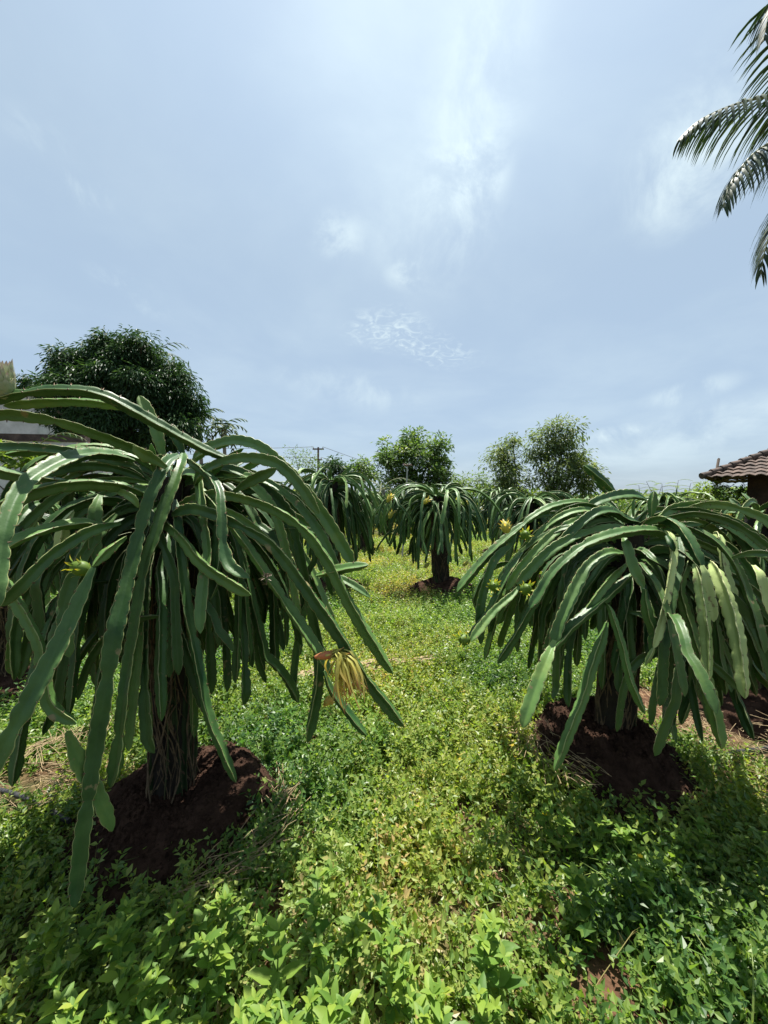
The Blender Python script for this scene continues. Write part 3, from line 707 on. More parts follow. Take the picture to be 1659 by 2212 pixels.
# wilted flower: a short scaly tube and a drooping bunch of long petals
def wilted_flower(parent, p, rnd, L_=.19):
    mb = MB(); spindle(mb, p + Vector((-.05, 0, .02)), Vector((1, 0, .15)), .085, .014, .9)
    bracts(mb, p + Vector((-.045, 0, .02)), Vector((1, 0, .15)), .08, .014, 14, rnd, .6, .2, .25)
    head = p + Vector((.01, 0, .03))
    for k in range(170):
        a = rnd.uniform(0, 6.28); sp = rnd.uniform(0, 1) ** .6
        d = Vector((.95 + .3 * math.cos(a) * sp, .4 * math.sin(a) * sp, .45 + .35 * rnd.uniform(-1, 1)))
        q = head + Vector((rnd.normal(0, .006), rnd.normal(0, .009), rnd.normal(0, .006)))
        ln = L_ * rnd.uniform(.55, 1.05); n = 8; pts = [q.copy()]
        tgt = Vector((.16 + .55 * sp * math.cos(a) + rnd.normal(0, .08), .50 * sp * math.sin(a), -1.0)).normalized(); wv = rnd.normal(0, .25)
        for i in range(n):
            t = (i + 1) / n; dd = d.normalized().lerp(tgt, min(1, t * 2.0)) + Vector((wv * math.sin(t * 5), 0, .25 * max(0, t - .8) * 4 * abs(wv))); q = q + dd.normalized() * ln / n; pts.append(q.copy())
        s = Vector((math.cos(a + 1.5), math.sin(a + 1.5), .1)).normalized(); w0 = rnd.uniform(.0022, .0052)
        vs = []; tn = []
        for i, pp in enumerate(pts):
            w = w0 * math.sin(math.pi * (.15 + .83 * i / n)) ** .6
            vs += [tuple(pp - s * w), tuple(pp + s * w)]; tn += [min(1, .12 + .82 * (i / n) ** 1.6 + rnd.uniform(-.1, .1))] * 2
        mb.add(vs, [(2 * i, 2 * i + 1, 2 * i + 3, 2 * i + 2) for i in range(n)], np.array(tn))
    o = mb.build('wilted_flower', M['bract'], parent); o['label'] = 'wilted yellow flower hanging from a shoot tip'
wilted_flower(left, e_(712, 1432, 1.27), rl, .20)
mb = MB(); spindle(mb, e_(700, 1523, 1.45), Vector((.6, 0, .55)), .06, .016, .75); bracts(mb, e_(698, 1525, 1.45), Vector((.6, 0, .5)), .08, .02, 22, rl, .4, .1, .3)
mb.build('flower_bud', M['bract'], left)
o = fruit(left, e_(196, 1236, 1.19), Vector((-.9, -.2, .45)), .06, .024, rl)
# withered scrap on a shoot
mb = MB()
for k in range(16):
    q = e_(575, 1250, 1.38) + Vector((rl.normal(0, .008), rl.normal(0, .005), rl.normal(0, .012)))
    d = Vector((rl.normal(0, 1), rl.normal(0, 1), rl.normal(0, 1))).normalized() * .022
    s = Vector((rl.normal(0, 1), rl.normal(0, 1), rl.normal(0, 1))).normalized() * .005
    mb.add([tuple(q - s), tuple(q + s), tuple(q + d + s * .3), tuple(q + d - s * .3)], [(0, 1, 2, 3)])
mb.build('withered_flower', M['wilt'], left)

# ---- right plant
RB = ground_at(1322, 1665) + Vector((0, 0, .08)); RH = Vector((1.34, 2.1, 1.36))
RIGHT = [
 dict(p=[b_(1070,600,2.0),b_(1150,545,2.05),b_(1300,525,2.05),b_(1450,535,2.0),b_(1600,585,1.95),b_(1700,650,1.9),b_(1800,760,1.86)], r=.042, ph=.3, tw=.1),
 dict(p=[b_(1020,620,1.95),b_(1110,605,1.85),b_(1190,650,1.76),b_(1245,730,1.7),b_(1285,810,1.66),b_(1312,870,1.64)], r=.038, ph=2.9, tw=.1),
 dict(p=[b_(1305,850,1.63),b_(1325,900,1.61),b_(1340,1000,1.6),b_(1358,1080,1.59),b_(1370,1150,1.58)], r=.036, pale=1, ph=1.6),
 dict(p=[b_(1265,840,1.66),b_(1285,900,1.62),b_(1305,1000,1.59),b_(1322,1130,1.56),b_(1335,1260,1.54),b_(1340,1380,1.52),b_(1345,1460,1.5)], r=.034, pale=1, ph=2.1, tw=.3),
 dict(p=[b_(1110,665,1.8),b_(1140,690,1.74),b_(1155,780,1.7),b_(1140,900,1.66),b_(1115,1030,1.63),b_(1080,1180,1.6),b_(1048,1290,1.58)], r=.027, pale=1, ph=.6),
 dict(p=[b_(1120,690,1.74),b_(1145,730,1.7),b_(1160,775,1.69)], r=.034),
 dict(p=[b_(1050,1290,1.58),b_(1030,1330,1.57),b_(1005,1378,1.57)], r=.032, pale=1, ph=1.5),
 dict(p=[b_(1180,700,1.85),b_(1185,800,1.78),b_(1160,950,1.7),b_(1130,1100,1.66),b_(1100,1250,1.62),b_(1088,1400,1.6),b_(1080,1600,1.58)], r=.033, ph=1.1),
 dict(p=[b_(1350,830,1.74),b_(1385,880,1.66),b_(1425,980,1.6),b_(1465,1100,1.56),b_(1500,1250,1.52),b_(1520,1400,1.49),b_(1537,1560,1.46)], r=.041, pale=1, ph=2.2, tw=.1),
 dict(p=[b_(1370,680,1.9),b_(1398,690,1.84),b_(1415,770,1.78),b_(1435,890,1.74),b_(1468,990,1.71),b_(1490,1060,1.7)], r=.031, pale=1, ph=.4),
 dict(p=[b_(1250,790,1.8),b_(1220,860,1.74),b_(1190,970,1.7),b_(1215,1080,1.66),b_(1255,1200,1.62),b_(1300,1350,1.58),b_(1345,1530,1.54),b_(1400,1762,1.5),b_(1412,1830,1.49)], r=.036),
 dict(p=[b_(1160,710,1.9),b_(1080,670,1.82),b_(1000,660,1.77),b_(850,680,1.7),b_(700,730,1.66),b_(600,800,1.63),b_(500,900,1.61),b_(440,1000,1.6),b_(385,1080,1.59)], r=.040, ph=.5, tw=.1),
 dict(p=[b_(900,785,1.76),b_(800,785,1.7),b_(700,850,1.66),b_(640,950,1.63),b_(590,1060,1.6),b_(545,1160,1.58),b_(505,1290,1.56)], r=.038, ph=2.4, tw=.2),
 dict(p=[b_(905,840,1.75),b_(820,920,1.7),b_(740,1020,1.66),b_(670,1130,1.63)], r=.030, ph=1.8),
 dict(p=[b_(940,890,1.75),b_(820,1000,1.68),b_(700,1100,1.62),b_(600,1190,1.58),b_(500,1310,1.54)], r=.038, ph=1.2),
 dict(p=[b_(900,650,2.0),b_(850,650,1.97),b_(700,670,1.93),b_(560,730,1.89),b_(450,810,1.86),b_(318,950,1.83)], r=.038, ph=.2),
 dict(p=[b_(940,610,2.1),b_(870,570,2.08),b_(800,560,2.05),b_(680,600,2.0),b_(560,650,1.96),b_(450,740,1.93),b_(340,860,1.9),b_(260,980,1.88)], r=.037, ph=.8),
 dict(p=[b_(760,545,2.2),b_(650,512,2.15),b_(520,530,2.1),b_(420,580,2.05),b_(330,650,2.02),b_(200,760,1.98),b_(80,890,1.95),b_(0,990,1.93)], r=.038, ph=.4),
 dict(p=[b_(1010,500,2.2),b_(950,475,2.18),b_(860,478,2.15),b_(760,505,2.1),b_(690,545,2.08)], r=.045, ph=.2),
 dict(p=[b_(860,485,2.2),b_(810,430,2.2),b_(750,375,2.2),b_(678,315,2.2)], r=.038, ph=.3),
 dict(p=[b_(820,485,2.25),b_(780,440,2.25),b_(735,400,2.25)], r=.03),
 dict(p=[b_(1035,600,2.05),b_(1040,530,2.05),b_(1050,450,2.05)], r=.045, ph=1.5),
 dict(p=[b_(942,590,2.0),b_(942,540,2.0),b_(944,495,2.0)], r=.02),
 dict(p=[b_(885,690,1.78),b_(900,740,1.72),b_(930,850,1.68),b_(970,930,1.66),b_(998,968,1.65)], r=.037, ph=1.0),
 dict(p=[b_(1000,975,1.65),b_(1005,1040,1.64),b_(1022,1120,1.63),b_(1052,1210,1.62),b_(1045,1330,1.61)], r=.032),
 dict(p=[b_(790,1050,1.66),b_(815,1080,1.62),b_(850,1180,1.58),b_(885,1290,1.55),b_(915,1430,1.51),b_(955,1540,1.48),b_(1003,1642,1.46)], r=.026, ph=.5),
 dict(p=[b_(520,1250,1.53),b_(490,1330,1.48),b_(445,1440,1.44),b_(395,1580,1.4),b_(350,1715,1.37)], r=.037, ph=.9, tw=.1),
 dict(p=[b_(800,1150,1.66),b_(770,1250,1.6),b_(715,1400,1.54),b_(670,1560,1.5),b_(590,1762,1.44),b_(520,1945,1.40)], r=.033, ph=2.),
 dict(p=[b_(330,960,1.83),b_(290,1010,1.8),b_(190,1100,1.76),b_(70,1255,1.7)], r=.033, ph=.3),
 dict(p=[b_(500,930,1.85),b_(400,1070,1.82),b_(310,1230,1.8),b_(215,1372,1.78)], r=.032),
 dict(p=[b_(300,730,2.0),b_(200,820,1.95),b_(150,950,1.92),b_(120,1100,1.9),b_(125,1270,1.89)], r=.035),
 dict(p=[b_(350,780,1.98),b_(270,900,1.92),b_(210,1020,1.88),b_(160,1120,1.86),b_(60,1230,1.85)], r=.034),
 dict(p=[b_(1280,700,2.1),b_(1340,625,2.05),b_(1420,630,2.0),b_(1520,690,1.95),b_(1620,770,1.9),b_(1720,870,1.86)], r=.038, ph=.2),
 dict(p=[b_(1200,610,2.1),b_(1280,585,2.08),b_(1400,590,2.04),b_(1500,630,2.0),b_(1600,700,1.97),b_(1720,800,1.95)], r=.034, ph=.6),
 dict(p=[b_(1320,700,2.0),b_(1440,740,1.94),b_(1540,850,1.88),b_(1620,990,1.84),b_(1670,1150,1.82),b_(1700,1350,1.8)], r=.036),
 dict(p=[b_(1420,790,1.95),b_(1490,880,1.88),b_(1560,1020,1.84),b_(1610,1200,1.8),b_(1640,1400,1.78)], r=.034),
 dict(p=[b_(1545,1330,1.9),b_(1620,1440,1.86),b_(1720,1530,1.84)], r=.036),
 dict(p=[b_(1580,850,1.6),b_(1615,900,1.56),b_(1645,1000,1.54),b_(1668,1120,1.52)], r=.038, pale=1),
 dict(p=[b_(1270,1450,1.8),b_(1240,1540,1.76),b_(1215,1630,1.74),b_(1195,1700,1.73)], r=.030),
 dict(p=[b_(1050,1580,1.9),b_(1110,1600,1.86),b_(1140,1680,1.84),b_(1165,1790,1.82)], r=.030),
 dict(p=[b_(1100,1470,1.85),b_(1170,1440,1.8),b_(1240,1400,1.77)], r=.033),
 dict(p=[b_(980,620,2.1),b_(900,600,2.05),b_(830,560,2.0),b_(740,570,1.96),b_(640,640,1.93),b_(540,740,1.9),b_(470,820,1.88)], r=.036, ph=.5),
]
rr_ = np.random.default_rng(5)
right = make_plant(RB, RH, 150, rr_, 'large dragon fruit plant on the right, standing on a tall cracked brown mound', 'dragon fruit plants grown over posts',
                   heroes=RIGHT, reach=(.28, .56), zend=(.38, .85), rad=.030, trad=.078, front=.9)
for (x, y, d, ax, nm, k) in ((1132, 1160, 1.98, Vector((-.1, -.8, .35)), 'fruit', 'bract_green'), (1066, 1268, 1.9, Vector((-.2, -.8, .3)), 'fruit', 'bract_green'),
                      (1130, 1278, 1.72, Vector((.1, -.8, .5)), 'fruit', 'bract_green'), (1012, 1382, 1.72, Vector((-.6, -.5, .2)), 'fruit', 'bract_green'),
                      (1096, 1152, 1.95, Vector((-.2, .1, .9)), 'flower_bud', 'bract'), (1085, 1285, 1.98, Vector((-.5, -.5, -.1)), 'fruit', 'bract_green')):
    fruit(right, e_(x, y, d), ax, .062, .026, rr_, k, nm)

# ---- right-edge plant, left-edge plant
rq = np.random.default_rng(77)
def vec(x, y, z=.08): return Vector((x, y, z))
make_plant(vec(2.62, 2.62), Vector((2.66, 2.70, 1.40)), 62, rq, 'dragon fruit plant cut by the right edge of the view, behind the large right one', 'dragon fruit plants grown over posts',
           reach=(.24, .46), zend=(.35, .8), step=.018, rad=.032)
make_plant(vec(-2.95, 2.9), Vector((-2.95, 2.95, 1.46)), 60, rq, 'dragon fruit plant cut by the left edge, its shoots dark behind the near one', 'dragon fruit plants grown over posts',
           reach=(.24, .46), zend=(.45, .9), step=.018, rad=.031)

# ---- the plants of the next row, about six metres away
cen = make_plant(vec(.92, 6.05), Vector((.84, 6.0, 1.54)), 96, np.random.default_rng(31), 'dragon fruit plant in the middle of the view, its post bare above a dark mound', 'dragon fruit plants grown over posts',
                 reach=(.36, .66), zend=(.42, .95), length=(.9, 1.6), step=.03, rad=.038, spines=False, elev=(12, 72), trad=.11,
                 sector=lambda az, r: True)
for (x, y, d, ax) in ((915, 1088, 5.3, Vector((.6, -.3, .6))), (927, 1216 - 0, 5.6, Vector((-.6, 0, -.6))), (1000, 1222, 5.8, Vector((.6, 0, .5)))):
    fruit(cen, e_(x, y, d), ax, .10, .03, rq, 'bract', 'flower_bud')
mid = make_plant(vec(-.85, 6.3), Vector((-.88, 6.3, 1.80)), 98, np.random.default_rng(12), 'dragon fruit plant just right of the large left one, shoots hanging almost to the ground', 'dragon fruit plants grown over posts',
                 reach=(.36, .68), zend=(.22, .75), length=(1.0, 1.7), step=.03, rad=.036, spines=False, trad=.11)
for (x, y, d, ax) in ((840, 1120, 5.7, Vector((.35, -.1, .7))), (836, 1085, 5.7, Vector((.4, 0, .7)))):
    fruit(mid, e_(x, y, d), ax, .13, .035, rq, 'bract', 'flower_bud')
row = [ # copies of the two, each with its own turn
 (cen, (2.45, 6.6, .08), 2.1, .93, 'dragon fruit plant seen over the left shoulder of the large right plant'),
 (mid, (1.05, 10.2, .06), 1.0, .95, 'small far dragon fruit plant directly behind the middle one'),
 (cen, (-.55, 10.4, .06), 4.0, 1.0, 'far dragon fruit plant in the gap between the middle plant and its left neighbour'),
 (mid, (3.1, 10.3, .06), 2.9, .92, 'far dragon fruit plant between the middle and the large right one, third row'),
 (cen, (-3.0, 6.4, .08), 5.2, .96, 'dragon fruit plant of the second row behind the large left one'),
 (mid, (4.9, 6.6, .08), .4, .80, 'second-row dragon fruit plant at the right edge above the right plant'),
 (mid, (-3.2, 10.6, .06), 1.9, 1.0, 'far dragon fruit plant of the third row on the left'),
 (cen, (5.6, 10.4, .06), 3.3, .9, 'far dragon fruit plant of the third row on the right'),
 (cen, (1.9, 14.5, .05), .9, 1.0, 'farthest dragon fruit plant, small between the middle one and the paired trees'),
 (mid, (-1.7, 14.6, .05), 3.9, 1.0, 'farthest dragon fruit plant, small left of the middle'),
 (cen, (.15, 14.8, .05), 2.6, .95, 'farthest dragon fruit plant seen at the end of the weedy path'),
 (cen, (-5.4, 6.8, .05), 1.6, 1.05, 'dragon fruit plant of the second row at the far left edge'),
]
for src, loc, rz, sc, lab in row:
    c = copy_tree(src); c.location = loc; c.rotation_euler = (0, 0, rz); c.scale = (sc, sc, sc); c['label'] = lab

# ------------------------------------------------------------------ mounds
def mound(px, py, rx, ry, h, label, seed, x=None, y=None, rough=1.0, fine=True):
    g = ground_at(px, py) if x is None else Vector((x, y, 0))
    mb = MB(); nr, na = (80, 230) if fine else (12, 32); vs = [(g.x, g.y, 0)]; 
    def hh(dx, dy, q):
        t = max(0, 1 - q ** 2.2)
        n1 = mnoise.noise(Vector((dx * 3.2 + seed, dy * 3.2, .5))); n2 = mnoise.noise(Vector((dx * 9 + seed, dy * 9, 1.5))); n3 = mnoise.noise(Vector((dx * 26, dy * 26 + seed, 2.5)))
        return h * t ** .75 * (1 + .45 * n1) + rough * .75 * (.026 * n2 - .014 * max(0, .10 - abs(n2)) / .10 + .020 * abs(n3) + .014 * abs(mnoise.noise(Vector((dx * 48, dy * 48, seed)))) + .010 * mnoise.noise(Vector((dx * 95, dy * 95, seed)))) * (1 if q < .97 else 0)
    vs[0] = (g.x, g.y, hh(0, 0, 0))
    for i in range(1, nr + 1):
        for k in range(na):
            q = i / nr; a = 2 * math.pi * k / na
            w = 1 + .16 * mnoise.noise(Vector((math.cos(a) * 1.6 + seed, math.sin(a) * 1.6, 4))) + .06 * mnoise.noise(Vector((math.cos(a) * 6 + seed, math.sin(a) * 6, 9)))
            dx = rx * q * math.cos(a) * w; dy = ry * q * math.sin(a) * w
            z = hh(dx, dy, q) if q < 1 else -.06
            vs.append((g.x + dx, g.y + dy, z + (gz(g.x, g.y) if q < 1 else gz(g.x + dx, g.y + dy))))
    q_ = [(1 + (i - 1) * na + k, 1 + (i - 1) * na + (k + 1) % na, 1 + i * na + (k + 1) % na, 1 + i * na + k) for i in range(1, nr) for k in range(na)]
    q_ = [(a, d, c, b) for a, b, c, d in q_]
    mb.add(vs, q_); n0 = mb.n
    mb.t.append(np.array([(0, 1 + k, 1 + (k + 1) % na) for k in range(na)])); mb.tm.append(np.zeros(na))
    o = mb.build('soil_mound', M['mound'], None, origin=(g.x, g.y, 0)); o.location = (g.x, g.y, 0)
    tag(o, label, 'mound', 'soil mounds at the foot of the posts'); MOUNDS.append((g.x, g.y, max(rx, ry) * .80))
    return o
mound(0, 0, .44, .48, .205, 'dark brown coir mound at the foot of the large left plant', 1.3, x=-.97, y=1.77)
mound(0, 0, .40, .47, .27, 'tall cracked reddish brown mound at the foot of the large right plant', 5.1, x=1.24, y=2.12, rough=1.7)
mound(0, 0, .55, .55, .20, 'dark mound at the right edge behind the tall cracked one', 9.2, x=2.62, y=2.75)
mound(0, 0, .50, .50, .16, 'low mound at the left edge', 3.2, x=-2.95, y=2.9)
mound(0, 0, .60, .48, .27, 'dark rounded mound under the middle plant', 14.4, x=.96, y=6.0, fine=True)
mound(0, 0, .50, .45, .27, 'reddish mound half hidden behind a hanging shoot of the large left plant', 7.4, x=-.82, y=6.2, fine=False)
for (x, y, lab) in ((2.45, 6.6, 'mound under the second-row plant behind the large right one'), (1.05, 10.2, 'small reddish mound right behind the middle plant'),
                    (-.55, 10.4, 'small far mound left of the middle plant'), (3.1, 10.3, 'small far mound behind the shoots of the right plant'),
                    (.15, 14.8, 'farthest mound at the end of the weedy path')):
    mound(0, 0, .5, .45, .2, lab, x * 3.3, x=x, y=y, fine=False)

# loose crumbs of soil on the near mounds
def crumbs(mnd, n, seed, label):
    r = np.random.default_rng(seed); me = mnd.data; nv = len(me.vertices); co = np.empty(nv * 3, np.float32); me.vertices.foreach_get('co', co); co = co.reshape(-1, 3)
    co = co[(co[:, 2] > -.01)]; mb = MB(); ico = np.array([(1, 0, 0), (-1, 0, 0), (0, 1, 0), (0, -1, 0), (0, 0, 1), (0, 0, -1), (.6, .6, .5), (-.6, .6, .5), (.6, -.6, .5), (-.6, -.6, .5)], float)
    fc = [(4, 6, 7), (4, 7, 9), (4, 9, 8), (4, 8, 6), (6, 2, 7), (7, 1, 9), (9, 3, 8), (8, 0, 6), (6, 0, 2), (7, 2, 1), (9, 1, 3), (8, 3, 0), (5, 2, 0), (5, 1, 2), (5, 3, 1), (5, 0, 3)]
    for k in range(n):
        p = co[r.integers(0, len(co))]; q = math.hypot(p[0], p[1]); out = 1 + (r.uniform(0, .35) if q > .33 and r.uniform() < .5 else 0)
        c = np.array([p[0] * out + mnd.location.x, p[1] * out + mnd.location.y, (p[2] if out == 1 else .02)]); sz = .004 + .012 * r.uniform() ** 3
        v = ico * sz * r.uniform(.6, 1.3, (10, 1)) * r.uniform(.6, 1.2, 3); mb.add(v + c, fc)
    tag(mb.build('soil_crumbs', M['mound'], smooth=False), label, None, None, 'stuff')
_m = [o for o in COL.objects if o.name.startswith('soil_mound')]
crumbs(_m[0], 2600, 1, 'loose crumbs of dark soil on and round the left mound')
crumbs(_m[1], 2200, 2, 'loose crumbs of soil on and round the tall mound')

# ------------------------------------------------------------------ ground cover
def make_weeds():
    r = np.random.default_rng(3)
    small = [clump_mesh_arrays(r, 7, .038, .19, .023) for _ in range(7)]
    mids = [clump_mesh_arrays(r, 6, .048, .26, .032) for _ in range(5)]
    broad = [clump_mesh_arrays(r, 5, .062, .30, .05) for _ in range(5)]
    def pts_in(d0, d1, dens, side=1.12, extra=.35, thr=.0, usebare=True):
        A = (d1 - d0) * (d1 + d0) * side + 2 * extra * (d1 - d0); n = int(A * dens)
        y = np.sqrt(r.uniform(0, 1, n) * (d1 ** 2 - d0 ** 2) + d0 ** 2); x = r.uniform(-1, 1, n) * (y * side + extra)
        keep = []; z = []
        for i in range(n):
            if any((x[i] - mx) ** 2 + (y[i] - my) ** 2 < mr * mr for mx, my, mr in MOUNDS): continue
            v = lush(x[i], y[i]); 
            if usebare: v -= bare_zone(x[i], y[i])
            if v < thr + r.uniform(-.15, .15): continue
            keep.append(i); z.append(gz(x[i], y[i]) - .008)
        keep = np.array(keep); return np.stack([x[keep], y[keep], np.array(z)], 1)
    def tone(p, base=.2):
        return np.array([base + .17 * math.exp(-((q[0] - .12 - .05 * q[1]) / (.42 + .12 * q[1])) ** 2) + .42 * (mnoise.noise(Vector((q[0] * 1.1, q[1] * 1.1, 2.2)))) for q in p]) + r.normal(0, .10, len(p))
    p = pts_in(.62, 5.4, 200, thr=-.2)
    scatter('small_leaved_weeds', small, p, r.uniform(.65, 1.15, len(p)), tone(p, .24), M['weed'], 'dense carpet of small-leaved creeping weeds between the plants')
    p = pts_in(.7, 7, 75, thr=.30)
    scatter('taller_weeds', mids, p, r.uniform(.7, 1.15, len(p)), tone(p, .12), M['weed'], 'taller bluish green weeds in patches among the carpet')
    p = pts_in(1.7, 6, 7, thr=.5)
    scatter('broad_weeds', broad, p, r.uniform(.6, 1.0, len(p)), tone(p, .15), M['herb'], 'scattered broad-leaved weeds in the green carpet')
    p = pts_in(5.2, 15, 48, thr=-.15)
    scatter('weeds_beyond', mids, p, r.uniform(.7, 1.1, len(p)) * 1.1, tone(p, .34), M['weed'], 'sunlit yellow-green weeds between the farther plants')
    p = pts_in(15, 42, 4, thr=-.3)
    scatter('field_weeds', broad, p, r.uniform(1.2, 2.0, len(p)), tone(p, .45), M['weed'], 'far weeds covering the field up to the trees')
    # grass tufts
    def tuft(n, L_):
        mb = MB()
        for k in range(n):
            a = r.uniform(0, 6.28); el = r.uniform(.6, 1.45); q = np.array([r.normal(0, .01), r.normal(0, .01), 0]); ln = L_ * r.uniform(.5, 1.1)
            s = np.array([-math.sin(a), math.cos(a), 0]) * .0028; vs = []
            for j in range(5):
                w = (1 - j / 4.0) ** .7; vs += [q - s * w, q + s * w]
                q = q + np.array([math.cos(a) * math.cos(el), math.sin(a) * math.cos(el), math.sin(el)]) * ln / 4; el -= r.uniform(.2, .5)
            fs = []
            for j in range(4): fs += [(2 * j, 2 * j + 1, 2 * j + 3), (2 * j, 2 * j + 3, 2 * j + 2)]
            mb.add(vs, fs, r.uniform(0, .45))
        return np.concatenate(mb.v), np.concatenate(mb.t), np.concatenate(mb.a)
    g = [tuft(9, .20) for _ in range(5)]
    p = pts_in(.7, 8, 40, thr=.0, usebare=False)
    scatter('grass', g, p, r.uniform(.5, 1.4, len(p)), r.uniform(0, .5, len(p)) ** 1.3, M['grass'], 'thin grass blades growing through the weeds')
    # dry litter
    st = []
    for _ in range(5):
        mb = MB()
        for k in range(10):
            a = r.uniform(0, 6.28); q = np.array([r.normal(0, .06), r.normal(0, .06), r.uniform(.004, .03)]); ln = r.uniform(.04, .14)
            d = np.array([math.cos(a), math.sin(a), r.normal(0, .12)]) * ln; s = np.array([-math.sin(a), math.cos(a), 0]) * .0013
            mb.add([q - s, q + s, q + d], [(0, 1, 2)], r.uniform(0, 1))
        st.append((np.concatenate(mb.v), np.concatenate(mb.t), np.concatenate(mb.a)))
    n = 900; y = np.sqrt(r.uniform(0, 1, n) * (5 ** 2 - .8 ** 2) + .8 ** 2); x = r.uniform(-1, 1, n) * (y * 1.1 + .3)
    w = np.array([(bare_zone(a, b) > .3 or .1 < min(abs(math.hypot(a - mx, b - my) - mr) for mx, my, mr in MOUNDS[:4]) < .25) or r.uniform() < .08 for a, b in zip(x, y)])
    p = np.stack([x[w], y[w], [gz(a, b) + .01 for a, b in zip(x[w], y[w])]], 1)
    scatter('dry_litter', st, np.repeat(p, 3, 0) + np.concatenate([r.normal(0, .06, (len(p) * 3, 2)), np.zeros((len(p) * 3, 1))], 1), r.uniform(.7, 1.3, len(p) * 3), r.uniform(0, .3, len(p) * 3), M['straw'], 'dry straw and leaf litter round the mounds')
make_weeds()

# dry straw lying on the skirts of the two near mounds
def straw(cx, cy, n, az0, az1, r0, r1, seed, label, z=.06):
    r = np.random.default_rng(seed); mb = MB()
    for k in range(n):
        a = R(r.uniform(az0, az1)); q = r.uniform(r0, r1); x, y = cx + math.cos(a) * q, cy + math.sin(a) * q
        t = a + math.pi / 2 + r.normal(0, .5); L_ = r.uniform(.06, .2); zz = z + max(0, (.48 - q)) * .4 + r.uniform(0, .03)
        p0 = Vector((x, y, zz)); d = Vector((math.cos(t), math.sin(t), r.normal(0, .12)))
        mb.tube([p0, p0 + d * L_ * .5 + Vector((0, 0, .006)), p0 + d * L_], .0014, 4, 0)
    o = mb.build('straw', M['straw']); tag(o, label, None, None, 'stuff')
straw(-.93, 1.76, 90, -75, 10, .40, .52, 4, 'bent dry straw along the right foot of the left mound')
straw(1.24, 2.12, 70, 150, 230, .28, .46, 6, 'dry straw on the left side of the tall mound', z=.10)
straw(-1.75, 1.98, 130, 0, 360, .0, .36, 8, 'dry straw on the bare soil at the left', z=.015)
straw(2.25, 2.1, 130, 0, 360, .0, .55, 9, 'dry straw on the bare soil at the right', z=.015)

# ------------------------------------------------------------------ broad-leaved herbs in the foreground, one by one
def herb(loc, h, rnd, k):
    root = empty('herb_plant', loc, 'leafy broad-leaved weed standing in the foreground below the large left plant', 'weed', 'broad-leaved weeds in the foreground')
    st = MB(); fo = MB(); base = Vector(loc)
    B, D, U, Ln, W, T = [], [], [], [], [], []
    fl = []
    def shoot(p, az, el, length, leaf, depth):
        n = max(3, int(length / .038)); pts = [p.copy()]; ph = rnd.uniform(0, 3.14)
        for i in range(n):
            el = el + (R(86) - el) * .22 + rnd.normal(0, .05); az += rnd.normal(0, .15)
            t = Vector((math.cos(az) * math.cos(el), math.sin(az) * math.cos(el), math.sin(el)))
            p = p + t * (length / n); pts.append(p.copy())
            if i >= n * (.25 if depth == 0 else .1):
                f = (i + 1) / n; sz = leaf * (1.0 - .55 * f ** 2) * rnd.uniform(.8, 1.15)
                for q in (0, math.pi):
                    a = ph + i * math.pi / 2 + q + rnd.normal(0, .15)
                    tilt = rnd.uniform(.05, .5) + .35 * f
                    d = Vector((math.cos(a), math.sin(a), math.tan(tilt) * .8))
                    B.append(p); D.append(d); U.append((rnd.normal(0, .15), rnd.normal(0, .15), 1)); Ln.append(sz); W.append(sz * rnd.uniform(.42, .54)); T.append(rnd.uniform(0, .6) + .35 * f)
                if depth == 0 and i > n * .3 and rnd.uniform() < .6:
                    shoot(p, ph + i * 1.57 + rnd.normal(0, .3), R(45), length * (1 - f) * .75 + .03, leaf * .72, 1)
        for q in range(4):
            a = q * 1.57 + ph; B.append(p); D.append(Vector((math.cos(a), math.sin(a), rnd.uniform(.3, 1.1)))); U.append((math.cos(a) * -.3, math.sin(a) * -.3, 1)); Ln.append(leaf * rnd.uniform(.3, .5)); W.append(leaf * .17); T.append(rnd.uniform(.4, .85))
        if len(fl) < 1 and depth == 0 and rnd.uniform() < .16: fl.append(p + Vector((0, 0, .008)))
        st.tube(pts, [.0032 * (1 - .5 * j / n) for j in range(n + 1)], 5, .5)
    for j in range(rnd.integers(1, 3)):
        shoot(base + Vector((rnd.normal(0, .015), rnd.normal(0, .015), -.01)), rnd.uniform(0, 6.28), R(rnd.uniform(62, 88)), h * rnd.uniform(.8, 1.05), rnd.uniform(.07, .10), 0)
    leaves(fo, np.array([tuple(b) for b in B]), np.array([tuple(d) for d in D]), np.array(U), np.array(Ln), np.array(W), np.array(T), kind=8)
    st.build('stalk', M['herb'], root); fo.build('foliage', M['herb'], root)
    if fl:
        m = MB()
        for p in fl:
            for q in range(7):
                a = q * .9; d = Vector((math.cos(a), math.sin(a), .5)); s = d.cross(Vector((0, 0, 1))).normalized() * .0035
                m.add([tuple(p), tuple(p + d * .006 - s), tuple(p + d * .010), tuple(p + d * .006 + s)], [(0, 1, 2, 3)])
        m.build('flower', M['petal_yellow'], root)
rh = np.random.default_rng(8)
spots = []
for k in range(400):
    if len(spots) >= 62: break
    px = rh.uniform(100, 1150); g = ground_at(px, rh.uniform(2080, 2560)); 
    if g.y < .62 or g.y > 1.30: continue
    if g.x > .12 and rh.uniform() < .85: continue
    if any((g - s).length < .085 for s in spots): continue
    if (g.x + .93) ** 2 + (g.y - 1.76) ** 2 < .50 ** 2: continue
    spots.append(g)
for k, g in enumerate(spots):
    h = rh.uniform(.20, .34) * (1.0 if g.x < -.1 else .8)
    herb((g.x, g.y, gz(g.x, g.y)), h, rh, k)
